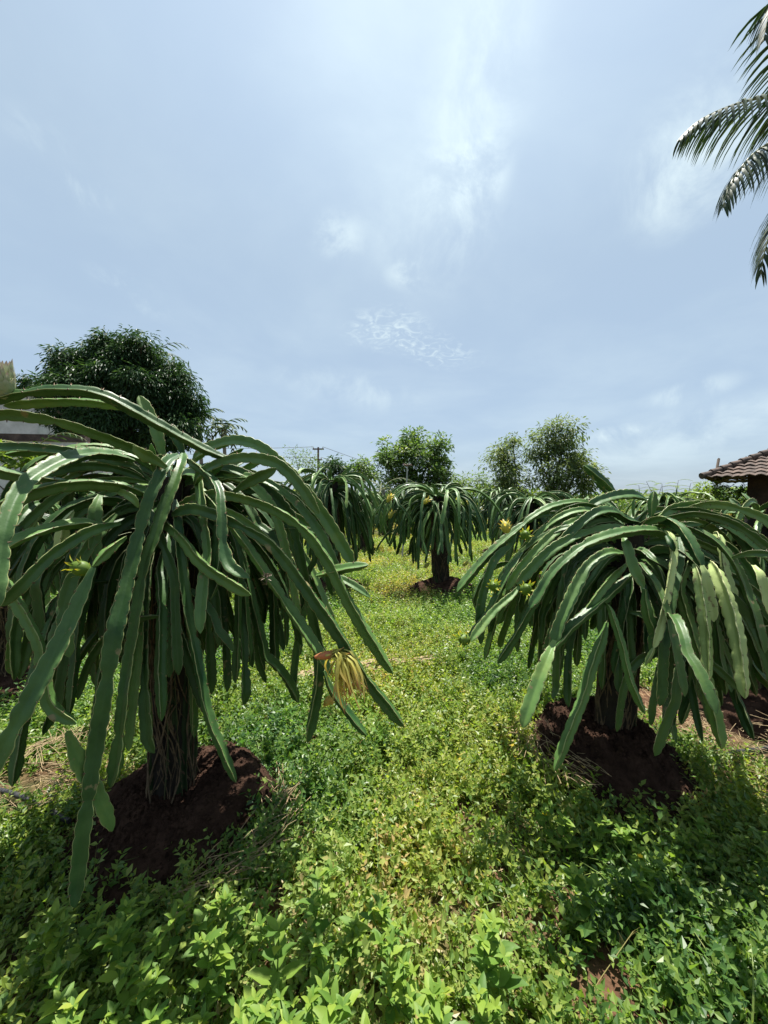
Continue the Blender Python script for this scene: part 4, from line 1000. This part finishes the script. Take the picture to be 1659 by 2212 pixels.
# a few broad plants at the foot of the tall mound
for (px, py, h) in ((1230, 1850, .2), (1290, 1860, .22), (1350, 1850, .2), (1420, 1840, .2), (1180, 1790, .16), (1500, 1850, .18), (1380, 1950, .2), (1270, 1960, .18)):
    g = ground_at(px, py + 40); root_before = len(bpy.data.objects)
    herb((g.x, g.y, gz(g.x, g.y)), h, rh, 0)
    for o in COL.objects:
        if o.name.startswith('herb_plant') and (o.location - Vector((g.x, g.y, gz(g.x, g.y)))).length < 1e-4:
            o['label'] = 'leafy weed in the shade in front of the tall mound'; o['group'] = 'weeds in front of the tall mound'
# long pale grass stalk at the bottom right
m = MB(); m.tube([ground_at(1180, 2330), P(1235, 2212, 1.06), P(1300, 2110, 1.1), P(1368, 2012, 1.14)], [.0018, .0016, .0013, .001], 5, .9)
for k in range(9):
    t = k / 9; p = P(1368 - 6 * k, 2012 + 9 * k, 1.14); a = rh.uniform(0, 6.28)
    m.tube([p, p + Vector((math.cos(a) * .02, math.sin(a) * .02, .035))], [.0006, .0003], 3, .9)
tag(m.build('grass_stalk', M['grass']), 'long pale grass stalk leaning at the bottom of the view', 'grass stalk')

# ------------------------------------------------------------------ pipes, fallen frond
def pipe(pts, r, label):
    m = MB(); C, s = spline([Vector(p) for p in pts], .04)
    m.tube([Vector(c) for c in C], r, 10); tag(m.build('irrigation_pipe', M['pipe']), label, 'pipe', 'drip irrigation pipes')
g1, g2, g3, g4 = ground_at(-120, 1700), ground_at(0, 1722), ground_at(60, 1742), ground_at(150, 1790)
pipe([g + Vector((0, 0, .035)) for g in (g1, g2, g3, g4)], .012, 'black pipe lying on the soil left of the near mound')
g1, g2, g3 = ground_at(1490, 1655), ground_at(1560, 1640), ground_at(1690, 1622)
pipe([g + Vector((0, 0, .03)) for g in (g1, g2, g3)], .012, 'black pipe lying on the soil right of the tall mound')
root = empty('fallen_palm_frond', ground_at(800, 1455), 'dry brown palm frond lying on the weeds behind the yellow wilted flower', 'dry frond')
m = MB(); gA, gB = ground_at(640, 1482) + Vector((0, 0, .09)), ground_at(935, 1438) + Vector((0, 0, .08))
m.tube([gA, gA.lerp(gB, .5) + Vector((0, 0, .01)), gB], [.016, .012, .005], 7); m.build('rachis', M['straw'], root)
m = MB()
for k in range(44):
    t = rh.uniform(0, .8); p = gA.lerp(gB, t) + Vector((0, rh.normal(0, .05), rh.uniform(.0, .03))); d = (gB - gA).normalized() + Vector((0, rh.normal(0, .16), rh.normal(0, .03)))
    L_ = rh.uniform(.25, .6); s = Vector((0, .006, .003)); q = p + d * L_
    m.add([tuple(p - s), tuple(p + s), tuple(q + s * .2), tuple(q - s * .2)], [(0, 1, 2, 3)])
m.build('leaflets', M['straw'], root)

# ------------------------------------------------------------------ palms
def frond_arrays(ml, mr, C, s, width, rnd, sag=.8, every=.035, stiff=.5, wl=.028, t_start=.12, side=None):
    n = len(C); T = norm(np.gradient(C, axis=0)); L_ = s[-1]
    mr.tube([Vector(c) for c in C], [max(.003, .022 * (1 - t) ** .8 + .003) * (width / 1.0) ** .5 for t in np.linspace(0, 1, n)], 6, .5)
    pos = np.arange(L_ * t_start, L_, every)
    for sd in (-1, 1):
        for q in pos:
            t = q / L_; i = min(n - 1, int(t * (n - 1))); tt = Vector(T[i]); c = Vector(C[i])
            up = Vector((0, 0, 1)); S_ = tt.cross(up)
            if S_.length < .2: S_ = Vector((1, 0, 0))
            S_.normalize(); S_ = S_ * sd
            ln = width * (math.sin(math.pi * min(1, .16 + .80 * t)) ** .6) * rnd.uniform(.85, 1.08) * (1 - .35 * t)
            d = (S_ * (1.0 - .35 * t) + tt * (.45 + .7 * t) + Vector((0, 0, .12 - .2 * rnd.uniform()))).normalized()
            w = wl * .5 * rnd.uniform(.8, 1.1); p = c.copy(); vs = []; m = 5
            for j in range(m + 1):
                f = j / m; ww = w * (1 - f) ** .55 * min(1, .5 + 3 * f)
                wd = (tt - d * tt.dot(d)).normalized()
                vs += [tuple(p - wd * ww), tuple(p + wd * ww)]
                d = (d + Vector((0, 0, -1)) * sag * (1 - stiff * .5) / m * (1 + .6 * rnd.uniform())).normalized(); p = p + d * ln / m
            ml.add(vs, [(2 * j, 2 * j + 1, 2 * j + 3, 2 * j + 2) for j in range(m)], rnd.uniform(0, 1))
def palm(name, base, crown, label, nf, fl, rnd, traced=(), mat='frond', width=.95, tr=.15, every=.035, step=.12, group=None, azs=None, sag=.8, wl=.028):
    root = empty(name, base, label, 'palm tree', group)
    m = MB(); base = Vector(base); crown = Vector(crown); k = 24
    pts = [base.lerp(crown, t) + Vector((.25 * math.sin(t * 3) * tr * 3, 0, 0)) for t in np.linspace(0, 1, k)]
    pts[0].z -= .1; pts[-1] = crown
    m.tube(pts, [tr * (1.25 - .45 * t ** .4 + (.03 if i % 2 else 0)) for i, t in enumerate(np.linspace(0, 1, k))], 12); m.build('trunk', M['palm_bark'], root)
    def put(C, s):
        ml, mr = MB(), MB(); frond_arrays(ml, mr, C, s, width, rnd, sag=sag, every=every, wl=wl)
        o = ml.build('frond', M[mat], root); r_ = mr.build('rachis', M['rachis'], None, origin=(0, 0, 0)); 
        r_.data.transform(Matrix.Translation(-base)); r_.parent = o
    for tpts in traced: put(*spline(tpts, step))
    for k in range(nf):
        az = (2.399 * k + rnd.uniform(-.2, .2)) if azs is None else azs[k]; e0 = R(75 - 95 * ((k + .5) / nf)); p = crown.copy(); pts = [p.copy()]
        el = e0
        for j in range(8):
            el -= R(10) + R(5) * rnd.uniform(); d = Vector((math.cos(az) * math.cos(el), math.sin(az) * math.cos(el), math.sin(el))); p = p + d * fl / 8; pts.append(p.copy())
        put(*spline(pts, step))
    return root
rp = np.random.default_rng(14)
CR = P(1800, 235, 7.0)
palm('coconut_palm', (8.6, 7.1, 0), CR, 'tall coconut palm whose drooping fronds enter at the upper right', 9, 4.2, rp,
     traced=[[CR, P(1752, 60, 6.9), P(1710, -30, 6.8), P(1668, 10, 6.7), P(1648, 90, 6.6)],
             [CR, P(1745, 195, 6.9), P(1680, 204, 6.8), P(1600, 222, 6.7), P(1545, 242, 6.6), P(1500, 268, 6.55), P(1462, 306, 6.5)],
             [CR, P(1745, 280, 6.7), P(1680, 300, 6.4), P(1630, 330, 6.2), P(1595, 370, 6.0), P(1572, 410, 5.9), P(1560, 455, 5.85)],
             [CR, P(1755, 360, 6.8), P(1712, 410, 6.6), P(1672, 480, 6.5), P(1650, 550, 6.4), P(1642, 600, 6.4)]],
     azs=[R(a) for a in (-95, -60, -30, -10, 5, 20, 35, 45, -75)], every=.05, width=1.3, sag=1.7, wl=.055)
for (px, py, d, fl, lab) in ((430, 905, 30, 2.6, 'small distant coconut palm right beside the big dark tree'), (482, 925, 30, 2.3, 'second small distant palm, farthest right of the pair by the dark tree')):
    c = P(px, py, d); palm('distant_palm', (c.x, c.y, 0), c, lab, 13, fl, rp, mat='frond_far', width=.9, every=.13, step=.3, wl=.15, group='distant palms on the left')
c = P(332, 768, 24); palm('distant_palm', (c.x, c.y, 0), c, 'palm whose frond tips just show above the top of the dark tree', 12, 2.6, rp, mat='frond_far', width=.9, every=.16, step=.3, wl=.07)
c = P(826, 1058, 15); palm('young_palm', (c.x, c.y, 0), c, 'young pale green palm with upright fronds before the bushy middle tree', 8, 1.6, rp, mat='frond_far', width=.45, every=.06, step=.15, tr=.1, wl=.03)
c = P(70, 985, 8); palm('young_palm', (c.x, c.y, 0), c, 'young palm in front of the pale building at the left', 9, 1.4, rp, mat='frond_far', width=.4, every=.05, step=.12, tr=.07, wl=.025)

# ------------------------------------------------------------------ trees
def tree(name, label, blobs, d, trunk_px, rnd, leaf=(.16, .045), per=900, mat='bush', cat='tree', droop=.5, cl=14, spread=.22, group=None, shell=.7, tr=.16, zc=None, depthk=1.0, ljit=.5, lobes=9):
    g = Vector((P(trunk_px, 1077, d).x, d, 0))
    root = empty(name, g, label, cat, group); mb = MB(); cs = []
    for bl in blobs:
        px, py, rp_ = bl[:3]; dd = bl[3] if len(bl) > 3 else rnd.uniform(-.5, .5) * 1.2
        r = rp_ / F * d; c = P(px, py, d) + Vector((0, dd, 0)); cs.append((c, r))
        nc = int(per * (rp_ / 50.0) ** 2 / cl) + 6
        nl = lobes; lu = norm(rnd.normal(0, 1, (nl, 3))); lr = r * rnd.uniform(.26, .52, nl)
        lc = lu * (r * rnd.uniform(.45, .92, nl))[:, None]; pick = rnd.integers(0, nl, nc)
        u = norm(rnd.normal(0, 1, (nc, 3)) + np.array([0, -.2, .35])); q = shell + (1.03 - shell) * rnd.uniform(0, 1, nc) ** .6
        cc = np.array(tuple(c)) + (lc[pick] + u * (q * lr[pick])[:, None]) * np.array([1, depthk, .92])
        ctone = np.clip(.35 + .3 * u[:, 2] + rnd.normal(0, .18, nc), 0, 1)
        n = nc * cl; ci = np.repeat(np.arange(nc), cl)
        off = rnd.normal(0, 1, (n, 3)) * spread * .62 * min(1.0, .35 + r) * np.array([1, 1, .7])
        B = cc[ci] + off
        D = norm(off + u[ci] * .5 * spread) + np.array([0, 0, -droop]) + rnd.normal(0, .25, (n, 3))
        U = u[ci] * .6 + np.array([0, 0, 1.0]) + rnd.normal(0, ljit, (n, 3))
        ln = leaf[0] * rnd.uniform(.7, 1.2, n)
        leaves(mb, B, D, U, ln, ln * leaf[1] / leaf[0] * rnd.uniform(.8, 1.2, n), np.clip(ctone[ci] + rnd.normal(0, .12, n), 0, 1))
    # trunk and limbs reaching every clump of the crown
    mt = MB(); low = min(cs, key=lambda t: t[0].z); mean = sum((c for c, r in cs), Vector()) / len(cs)
    fork = Vector((g.x * .7 + mean.x * .3, g.y, max(.9, low[0].z * .55)))
    mt.tube([g + Vector((0, 0, -.2)), g + Vector((.04, 0, .4)), g.lerp(fork, .6) + Vector((0, 0, .1)), fork], [tr * 1.3, tr, tr * .85, tr * .75], 10)
    crown = mb.build('crown', M[mat], root, smooth=False)
    for c, r in cs:
        mm = fork.lerp(c, .5) + Vector((rnd.normal(0, .15), rnd.normal(0, .15), .15 * r))
        mt.tube([fork, mm, c, c + (c - mm).normalized() * r * .6], [tr * .5, tr * .3, tr * .15, .01], 6)
        for k in range(4):
            v = Vector(tuple(norm(rnd.normal(0, 1, 3)))); v.z = abs(v.z)
            mt.tube([c, c + v * r * .5, c + v * r * .85 + Vector((0, 0, -.05))], [tr * .12, tr * .07, .006], 4)
    mt.build('trunk', M['bark'], root)
    return root
rt = np.random.default_rng(40)
mango = [(135, 848, 40), (182, 818, 45), (215, 778, 38), (262, 780, 50), (315, 785, 44), (350, 812, 44), (375, 845, 48), (400, 880, 34), (300, 850, 80), (210, 850, 70),
         (112, 855, 32), (150, 890, 60), (240, 920, 70), (320, 930, 75), (385, 930, 45), (90, 838, 22), (240, 755, 28), (300, 755, 30)]
tree('mango_tree', 'big dark dense round tree behind the large left plant', mango, 17, 290, rt, leaf=(.24, .06), per=3600, mat='mango', droop=.9, cl=12, spread=.26, tr=.34, depthk=.9, shell=.75, lobes=13)
tree('bushy_tree', 'bushy green tree with ragged top behind the middle plant', [(855, 972, 34), (890, 955, 34), (835, 998, 24), (880, 1000, 45), (932, 985, 40), (950, 965, 24), (955, 1020, 28), (905, 1040, 50), (935, 1050, 40), (858, 1040, 36)],
     20, 900, rt, leaf=(.22, .085), per=1900, mat='bush', droop=.4, cl=10, spread=.25, tr=.2)
tree('airy_tree', 'left and smaller of two airy olive-green trees standing together', [(1092, 972, 26), (1115, 950, 16), (1082, 1000, 30), (1108, 1012, 28), (1080, 1040, 28), (1105, 1055, 36)],
     15, 1105, rt, leaf=(.16, .050), per=1900, lobes=10, mat='olive', droop=.7, cl=14, spread=.26, tr=.11, shell=.4, group='pair of airy trees')
tree('airy_tree', 'right and taller of two airy olive-green trees standing together', [(1180, 940, 28), (1212, 945, 32), (1165, 985, 34), (1205, 985, 40), (1240, 995, 32), (1170, 1030, 36), (1225, 1035, 40), (1258, 1000, 18), (1190, 1060, 34), (1265, 1050, 22)],
     15, 1200, rt, leaf=(.16, .050), per=1900, lobes=10, mat='olive', droop=.7, cl=14, spread=.26, tr=.13, shell=.4, group='pair of airy trees')
tree('feathery_tree', 'pale feathery tree left of the power pole', [(640, 992, 22), (668, 1000, 20), (650, 1015, 22), (620, 1010, 14)], 24, 650, rt, leaf=(.16, .05), per=900, mat='pale', droop=.1, cl=12, spread=.45, tr=.08, shell=.3)
tree('dark_tree', 'low dark rounded tree right of the power pole', [(700, 1012, 22), (722, 1005, 20), (742, 1018, 20), (718, 1030, 25)], 26, 716, rt, leaf=(.28, .12), per=1500, mat='mango', cl=10, spread=.3, tr=.14)
tree('small_tree', 'small tree between the dark tree and the young palm', [(772, 1002, 16), (790, 1010, 18), (762, 1022, 18), (785, 1032, 22), (808, 1028, 14)], 23, 780, rt, leaf=(.24, .10), per=1500, mat='bush', cl=10, spread=.35, tr=.1)
tree('small_tree', 'small pale tree left of the paired airy trees', [(1005, 1045, 20), (1030, 1040, 16), (1045, 1055, 20), (990, 1058, 18)], 22, 1015, rt, leaf=(.2, .07), per=1300, mat='pale', cl=10, spread=.35, tr=.1)
tree('small_tree', 'yellow-green small tree beside the tiled roof', [(1530, 1062, 20), (1558, 1055, 20), (1585, 1062, 18), (1505, 1072, 18)], 13.5, 1545, rt, leaf=(.13, .05), per=1300, mat='yellowgreen', cl=10, spread=.2, tr=.08)
tree('broad_leaved_shrub', 'bright broad-leaved shrub at the left edge before the building', [(15, 985, 22), (50, 1000, 22), (95, 1000, 18), (-20, 1000, 25)], 6.5, 30, rt, leaf=(.16, .08), per=420, mat='yellowgreen', cat='shrub', cl=6, spread=.16, tr=.03, droop=.2)
# feathery shoots (pinnate leaves) right of the airy trees
def feathery(px, py, d, n, rnd, label):
    g = Vector((P(px, 1077, d).x, d, 0)); root = empty('feathery_shrub', g, label, 'shrub'); mb = MB(); ms = MB(); top = P(px, py, d)
    B, D, U, T = [], [], [], []
    for k in range(n):
        a = rnd.uniform(0, 6.28); e = Vector((top.x + rnd.normal(0, .42), top.y + rnd.normal(0, .4), top.z - abs(rnd.normal(0, .28)))); m0 = g.lerp(e, .6) + Vector((rnd.normal(0, .1), 0, .1))
        ms.tube([g + Vector((rnd.normal(0, .05), rnd.normal(0, .05), -.05)), m0, e], [.02, .012, .004], 5)
        for j in range(9):
            p = m0.lerp(e, j / 8); aa = a + j * 2.4; rd = Vector((math.cos(aa), math.sin(aa), .35)).normalized(); L_ = rnd.uniform(.22, .42); side = rd.cross(Vector((0, 0, 1))).normalized()
            for i in range(11):
                t = .2 + .8 * i / 10; q = p + rd * L_ * t + Vector((0, 0, -.12 * t * t))
                for sd in (-1, 1): B.append(tuple(q)); D.append(tuple(side * sd + rd * .35)); U.append((0, 0, 1)); T.append(rnd.uniform(0, 1))
            ms.tube([p, p + rd * L_ * .5 + Vector((0, 0, -.03)), p + rd * L_ + Vector((0, 0, -.12))], [.003, .002, .001], 4)
    leaves(mb, np.array(B), np.array(D), np.array(U), .052, .024, np.array(T)); mb.build('foliage', M['pale'], root, smooth=False); ms.build('stems', M['bark'], root)
feathery(1440, 1035, 9.5, 11, rt, 'feathery shrub with rows of small leaflets showing above the right plant')
feathery(1400, 1048, 10.5, 5, rt, 'thin outlying feathery shrub left of the fuller one')
# tree line far behind
mb = MB(); n = 26000
x = rt.uniform(-75, 75, n); hgt = np.array([2.0 + 1.6 * (mnoise.noise(Vector((v * .11, 0, 4))) + .5 * mnoise.noise(Vector((v * .5, 3, 4)))) for v in x])
hgt = np.maximum(hgt, .9); q = rt.uniform(0, 1, n) ** .7
yb = 46 + .0 * x + rt.uniform(-1, 1, n) * 2.5 + (1 - q) * -1.5
B = np.stack([x, yb, q * hgt + .1], 1)
leaves(mb, B, rt.normal(0, 1, (n, 3)), np.array([0, 0, 1.0]) + rt.normal(0, .6, (n, 3)), .5 * rt.uniform(.7, 1.3, n), .3, rt.uniform(0, 1, n))
tag(mb.build('distant_tree_line', M['bush'], smooth=False), 'low far line of trees and bushes closing the field', None, None, 'stuff')
# a hedge row nearer on both flanks
for (x0, x1, y0, h, lab) in ((-16, -4.5, 13.5, 1.5, 'overgrown green hedge behind the left plants'), (4.5, 17, 14.5, 1.45, 'overgrown green hedge behind the right plants')):
    mb = MB(); n = 9000; x = rt.uniform(x0, x1, n); hh = np.array([h * (1 + .3 * mnoise.noise(Vector((v * .7, 1, 9)))) for v in x]); q = rt.uniform(0, 1, n) ** .6
    B = np.stack([x, y0 + rt.normal(0, .35, n), q * hh], 1)
    leaves(mb, B, rt.normal(0, 1, (n, 3)), np.array([0, 0, 1.0]) + rt.normal(0, .6, (n, 3)), .14 * rt.uniform(.7, 1.3, n), .07, rt.uniform(0, 1, n))
    tag(mb.build('hedge', M['bush'], smooth=False), lab, None, None, 'stuff')

# ------------------------------------------------------------------ power pole, wires, stake
gp = Vector((P(686, 1077, 38).x, 38, 0)); topz = P(690, 966, 38).z
root = empty('power_pole', gp, 'thin rusty power pole with a short crossarm on the skyline', 'utility pole')
m = MB(); m.tube([gp, gp + Vector((.1, 0, topz))], [.14, .09], 10); m.build('pole', M['iron'], root)
m = MB(); m.box(gp.x - .45, gp.x + .65, 37.94, 38.06, topz - .25, topz - .12); m.build('crossarm', M['iron'], root, smooth=False)
m = MB(); m.box(gp.x - .30, gp.x + .45, 37.95, 38.05, topz - 1.25, topz - 1.15); m.build('crossarm', M['iron'], root, smooth=False)
ins = []
for (dx, dz) in ((-.38, 0), (.55, 0), (-.25, -1.03), (.38, -1.03)):
    m = MB(); p = Vector((gp.x + dx, 38, topz - .12 + dz)); m.tube([p, p + Vector((0, 0, .07)), p + Vector((0, 0, .16))], [.03, .06, .035], 8); m.build('insulator', M['china'], root); ins.append(p + Vector((0, 0, .16)))
for i, (pt, tgt, lab) in enumerate(((ins[0], P(300, 962, 44), 'upper wire running left from the power pole'), (ins[2], P(300, 972, 44), 'lower wire running left from the power pole'),
                        (ins[1], P(1000, 1062, 60), 'upper wire running right from the power pole and down behind the trees'), (ins[3], P(1000, 1072, 60), 'lower wire running right from the power pole and down behind the trees'))):
    m = MB(); pts = [pt.lerp(tgt, t) + Vector((0, 0, -.5 * 4 * t * (1 - t) * .5)) for t in np.linspace(0, 1, 18)]; m.tube(pts, .022, 5)
    tag(m.build('power_wire', M['wire']), lab, 'wire', 'wires of the power pole')
gs = Vector((P(868, 1077, 9).x, 9, 0)); tp = P(880, 1008, 9)
root = empty('stake', gs, 'pale thin stake with a rusty tuft on top before the bushy tree', 'stake')
m = MB(); m.tube([gs, gs.lerp(tp, .5) + Vector((.02, 0, 0)), tp], [.022, .019, .016], 8); m.build('pole', M['concrete'], root)
m = MB()
for k in range(14):
    a = k * .45; m.tube([tp, tp + Vector((math.cos(a) * .06, math.sin(a) * .06, .05)), tp + Vector((math.cos(a) * .11, math.sin(a) * .11, .02 + .03 * (k % 3)))], [.008, .007, .003], 4)
m.build('rusty_tuft', M['iron'], root)

# ------------------------------------------------------------------ tiled house on the right
def tiled_house():
    d = 11.0; L0 = P(1515, 1033, d); x0, ze = L0.x, L0.z; y0 = d; x1 = x0 + 8.5; W = 6.0; rise = 1.55; run = W / 2
    root = empty('tiled_house', (x0, y0, 0), 'low dark house with an old clay-tiled hip roof at the right edge', 'house')
    def roof_pt(face, u, v, h=0.0):
        # u along the eave 0..1, v up the slope 0..1
        if face == 0: a, b = Vector((x0, y0, ze)), Vector((x1, y0, ze)); c, e = Vector((x0 + run, y0 + run, ze + rise)), Vector((x1 - run, y0 + run, ze + rise))
        elif face == 1: a, b = Vector((x0, y0 + W, ze)), Vector((x0, y0, ze)); c, e = Vector((x0 + run, y0 + run, ze + rise)), Vector((x0 + run, y0 + run, ze + rise))
        elif face == 2: a, b = Vector((x1, y0 + W, ze)), Vector((x0, y0 + W, ze)); c, e = Vector((x1 - run, y0 + run, ze + rise)), Vector((x0 + run, y0 + run, ze + rise))
        else: a, b = Vector((x1, y0, ze)), Vector((x1, y0 + W, ze)); c, e = Vector((x1 - run, y0 + run, ze + rise)), Vector((x1 - run, y0 + run, ze + rise))
        n = (b - a).cross(c - a).normalized()
        # columns run straight up the slope, clipped by the hips
        eave = (b - a); U = eave.normalized(); Lw = eave.length; up = ((c + e) / 2 - (a + b) / 2); sl = run if Lw > W + .1 or True else 0
        upv = Vector((up.x, up.y, up.z)); upv = up - U * up.dot(U)
        s = u * Lw; lo, hi = run * v, Lw - run * v
        s = min(max(s, lo), hi)
        return a + U * s + upv * v + n * h
    mb = MB(); r = np.random.default_rng(2)
    for face, Lw in ((0, 8.5), (1, W), (2, 8.5), (3, W)):
        cols = int(Lw / .055); rows = 15
        for j in range(rows):
            v0, v1 = j / rows, (j + 1) / rows + .006; jit = r.normal(0, .008, cols // 4 + 2); vs = []
            for i in range(cols + 1):
                s = i / cols; ph = (i % 4); hgt = (.0, .030, .042, .022)[ph] + jit[i // 4]
                vs.append(tuple(roof_pt(face, s, v0, hgt + .035))); vs.append(tuple(roof_pt(face, s, v1, hgt * .8 + .004)))
                vs.append(tuple(roof_pt(face, s, v0, hgt + .010)))
            f = [(3 * i, 3 * i + 3, 3 * i + 4, 3 * i + 1) for i in range(cols)] + [(3 * i + 2, 3 * i + 5, 3 * i + 3, 3 * i) for i in range(cols)]
            mb.add(vs, f)
    roof = mb.build('roof', M['tile'], root, smooth=False)
    rd = MB()
    for (A, B_) in ((roof_pt(0, 0, 0, .05), roof_pt(0, .0, 1, .06)), (roof_pt(2, 1, 0, .05), roof_pt(0, 0, 1, .06)), (roof_pt(0, 0, 1, .06), roof_pt(0, 1, 1, .06)), (roof_pt(0, 1, 0, .05), roof_pt(0, 1, 1, .06)), (roof_pt(2, 0, 0, .05), roof_pt(0, 1, 1, .06))):
        n = int((B_ - A).length / .3)
        for k in range(n):
            p, q = A.lerp(B_, k / n), A.lerp(B_, (k + 1.12) / n); rd.tube([p + Vector((0, 0, .015)), q - Vector((0, 0, .012))], [.095, .075], 8)
    o = rd.build('ridge_tiles', M['tile'], roof, origin=root.location)
    w = MB(); wx0, wx1, wy0, wy1 = x0 + .95, x1 - .95, y0 + .9, y0 + W - .9
    w.box(wx0, wx1, wy0, wy0 + .22, -.1, ze + .42); w.box(wx0, wx0 + .22, wy0 + .225, wy1 - .225, -.1, ze + .42)
    w.box(wx0, wx1, wy1 - .22, wy1, -.1, ze + .42); w.box(wx1 - .22, wx1, wy0 + .225, wy1 - .225, -.1, ze + .42); w.build('wall', M['brick'], root, smooth=False)
    for k in range(2):
        m = MB(); m.box(wx0 + 1.3 + 2.6 * k, wx0 + 2.2 + 2.6 * k, wy0 - .04, wy0 - .003, .9, 1.8); m.build('window', M['wood'], root, smooth=False)
    m = MB()
    for k in range(14): xx = x0 + .3 + k * .6; m.tube([Vector((xx, y0 + .02, ze - .03)), Vector((xx, y0 + 1.2, ze + .62))], .035, 4)
    m.build('rafters', M['wood'], root, smooth=False)
    root.rotation_euler = (0, 0, R(-44))
tiled_house()

# ------------------------------------------------------------------ pale building and compound wall at the left
def left_building():
    d = 19.5; pr_ = P(80, 834, d); x1 = pr_.x + .1; ztop = pr_.z; x0 = x1 - 8
    root = empty('pale_building', (x1 - 2, d + 1, 0), 'pale flat-roofed building at the left edge, partly behind the dark tree', 'building')
    m = MB(); m.box(x0, x1 - .45, d + .35, d + 6, -.1, ztop - .30); m.build('wall', M['wall'], root, smooth=False)
    m = MB(); m.box(x0 - .2, x1 - .15, d + .1, d + 6.2, ztop - .28, ztop - .08); m.build('roof_slab', M['wall_grey'], root, smooth=False)
    m = MB(); n = 90; vs = []
    for i in range(n + 1):
        x = x0 - .3 + (x1 + .1 - x0 + .3) * i / n; z = ztop + .02 * math.sin(i * 1.57) - .02; vs += [(x, d - .1, z), (x, d + 6.3, z + .25)]
    m.add(vs, [(2 * i, 2 * i + 2, 2 * i + 3, 2 * i + 1) for i in range(n)]); m.build('roof_sheet', M['sheet'], root)
    for k in range(3):
        wx = x1 - 2.2 - 2.3 * k; m = MB(); m.box(wx - .55, wx + .55, d + .31, d + .348, 1.2, 2.5); fr = m.build('window', M['wood'], root, smooth=False)
    root = empty('compound_wall', (P(150, 1000, 12).x, 12, 0), 'whitewashed compound wall with a dark mossy coping, seen between shoots on the left', 'wall')
    a, b = P(-400, 950, 11.5), P(190, 975, 12.5); zt = P(150, 938, 12.2).z
    dirv = Vector((b.x - a.x, b.y - a.y, 0)).normalized(); nrm = Vector((-dirv.y, dirv.x, 0)) * .09
    for (z0, z1, k, nm, mt) in ((-.1, zt - .22, 1, 'wall_panel', 'wall'), (zt - .217, zt, 1.5, 'coping', 'stain')):
        m = MB(); A = Vector((a.x, a.y, 0)); B_ = Vector((b.x, b.y, 0))
        v = [A - nrm * k, B_ - nrm * k, B_ + nrm * k, A + nrm * k]
        m.add([(p.x, p.y, z) for z in (z0, z1) for p in v], [(0, 3, 2, 1), (4, 5, 6, 7), (0, 1, 5, 4), (1, 2, 6, 5), (2, 3, 7, 6), (3, 0, 4, 7)]); m.build(nm, M[mt], root, smooth=False)
left_building()
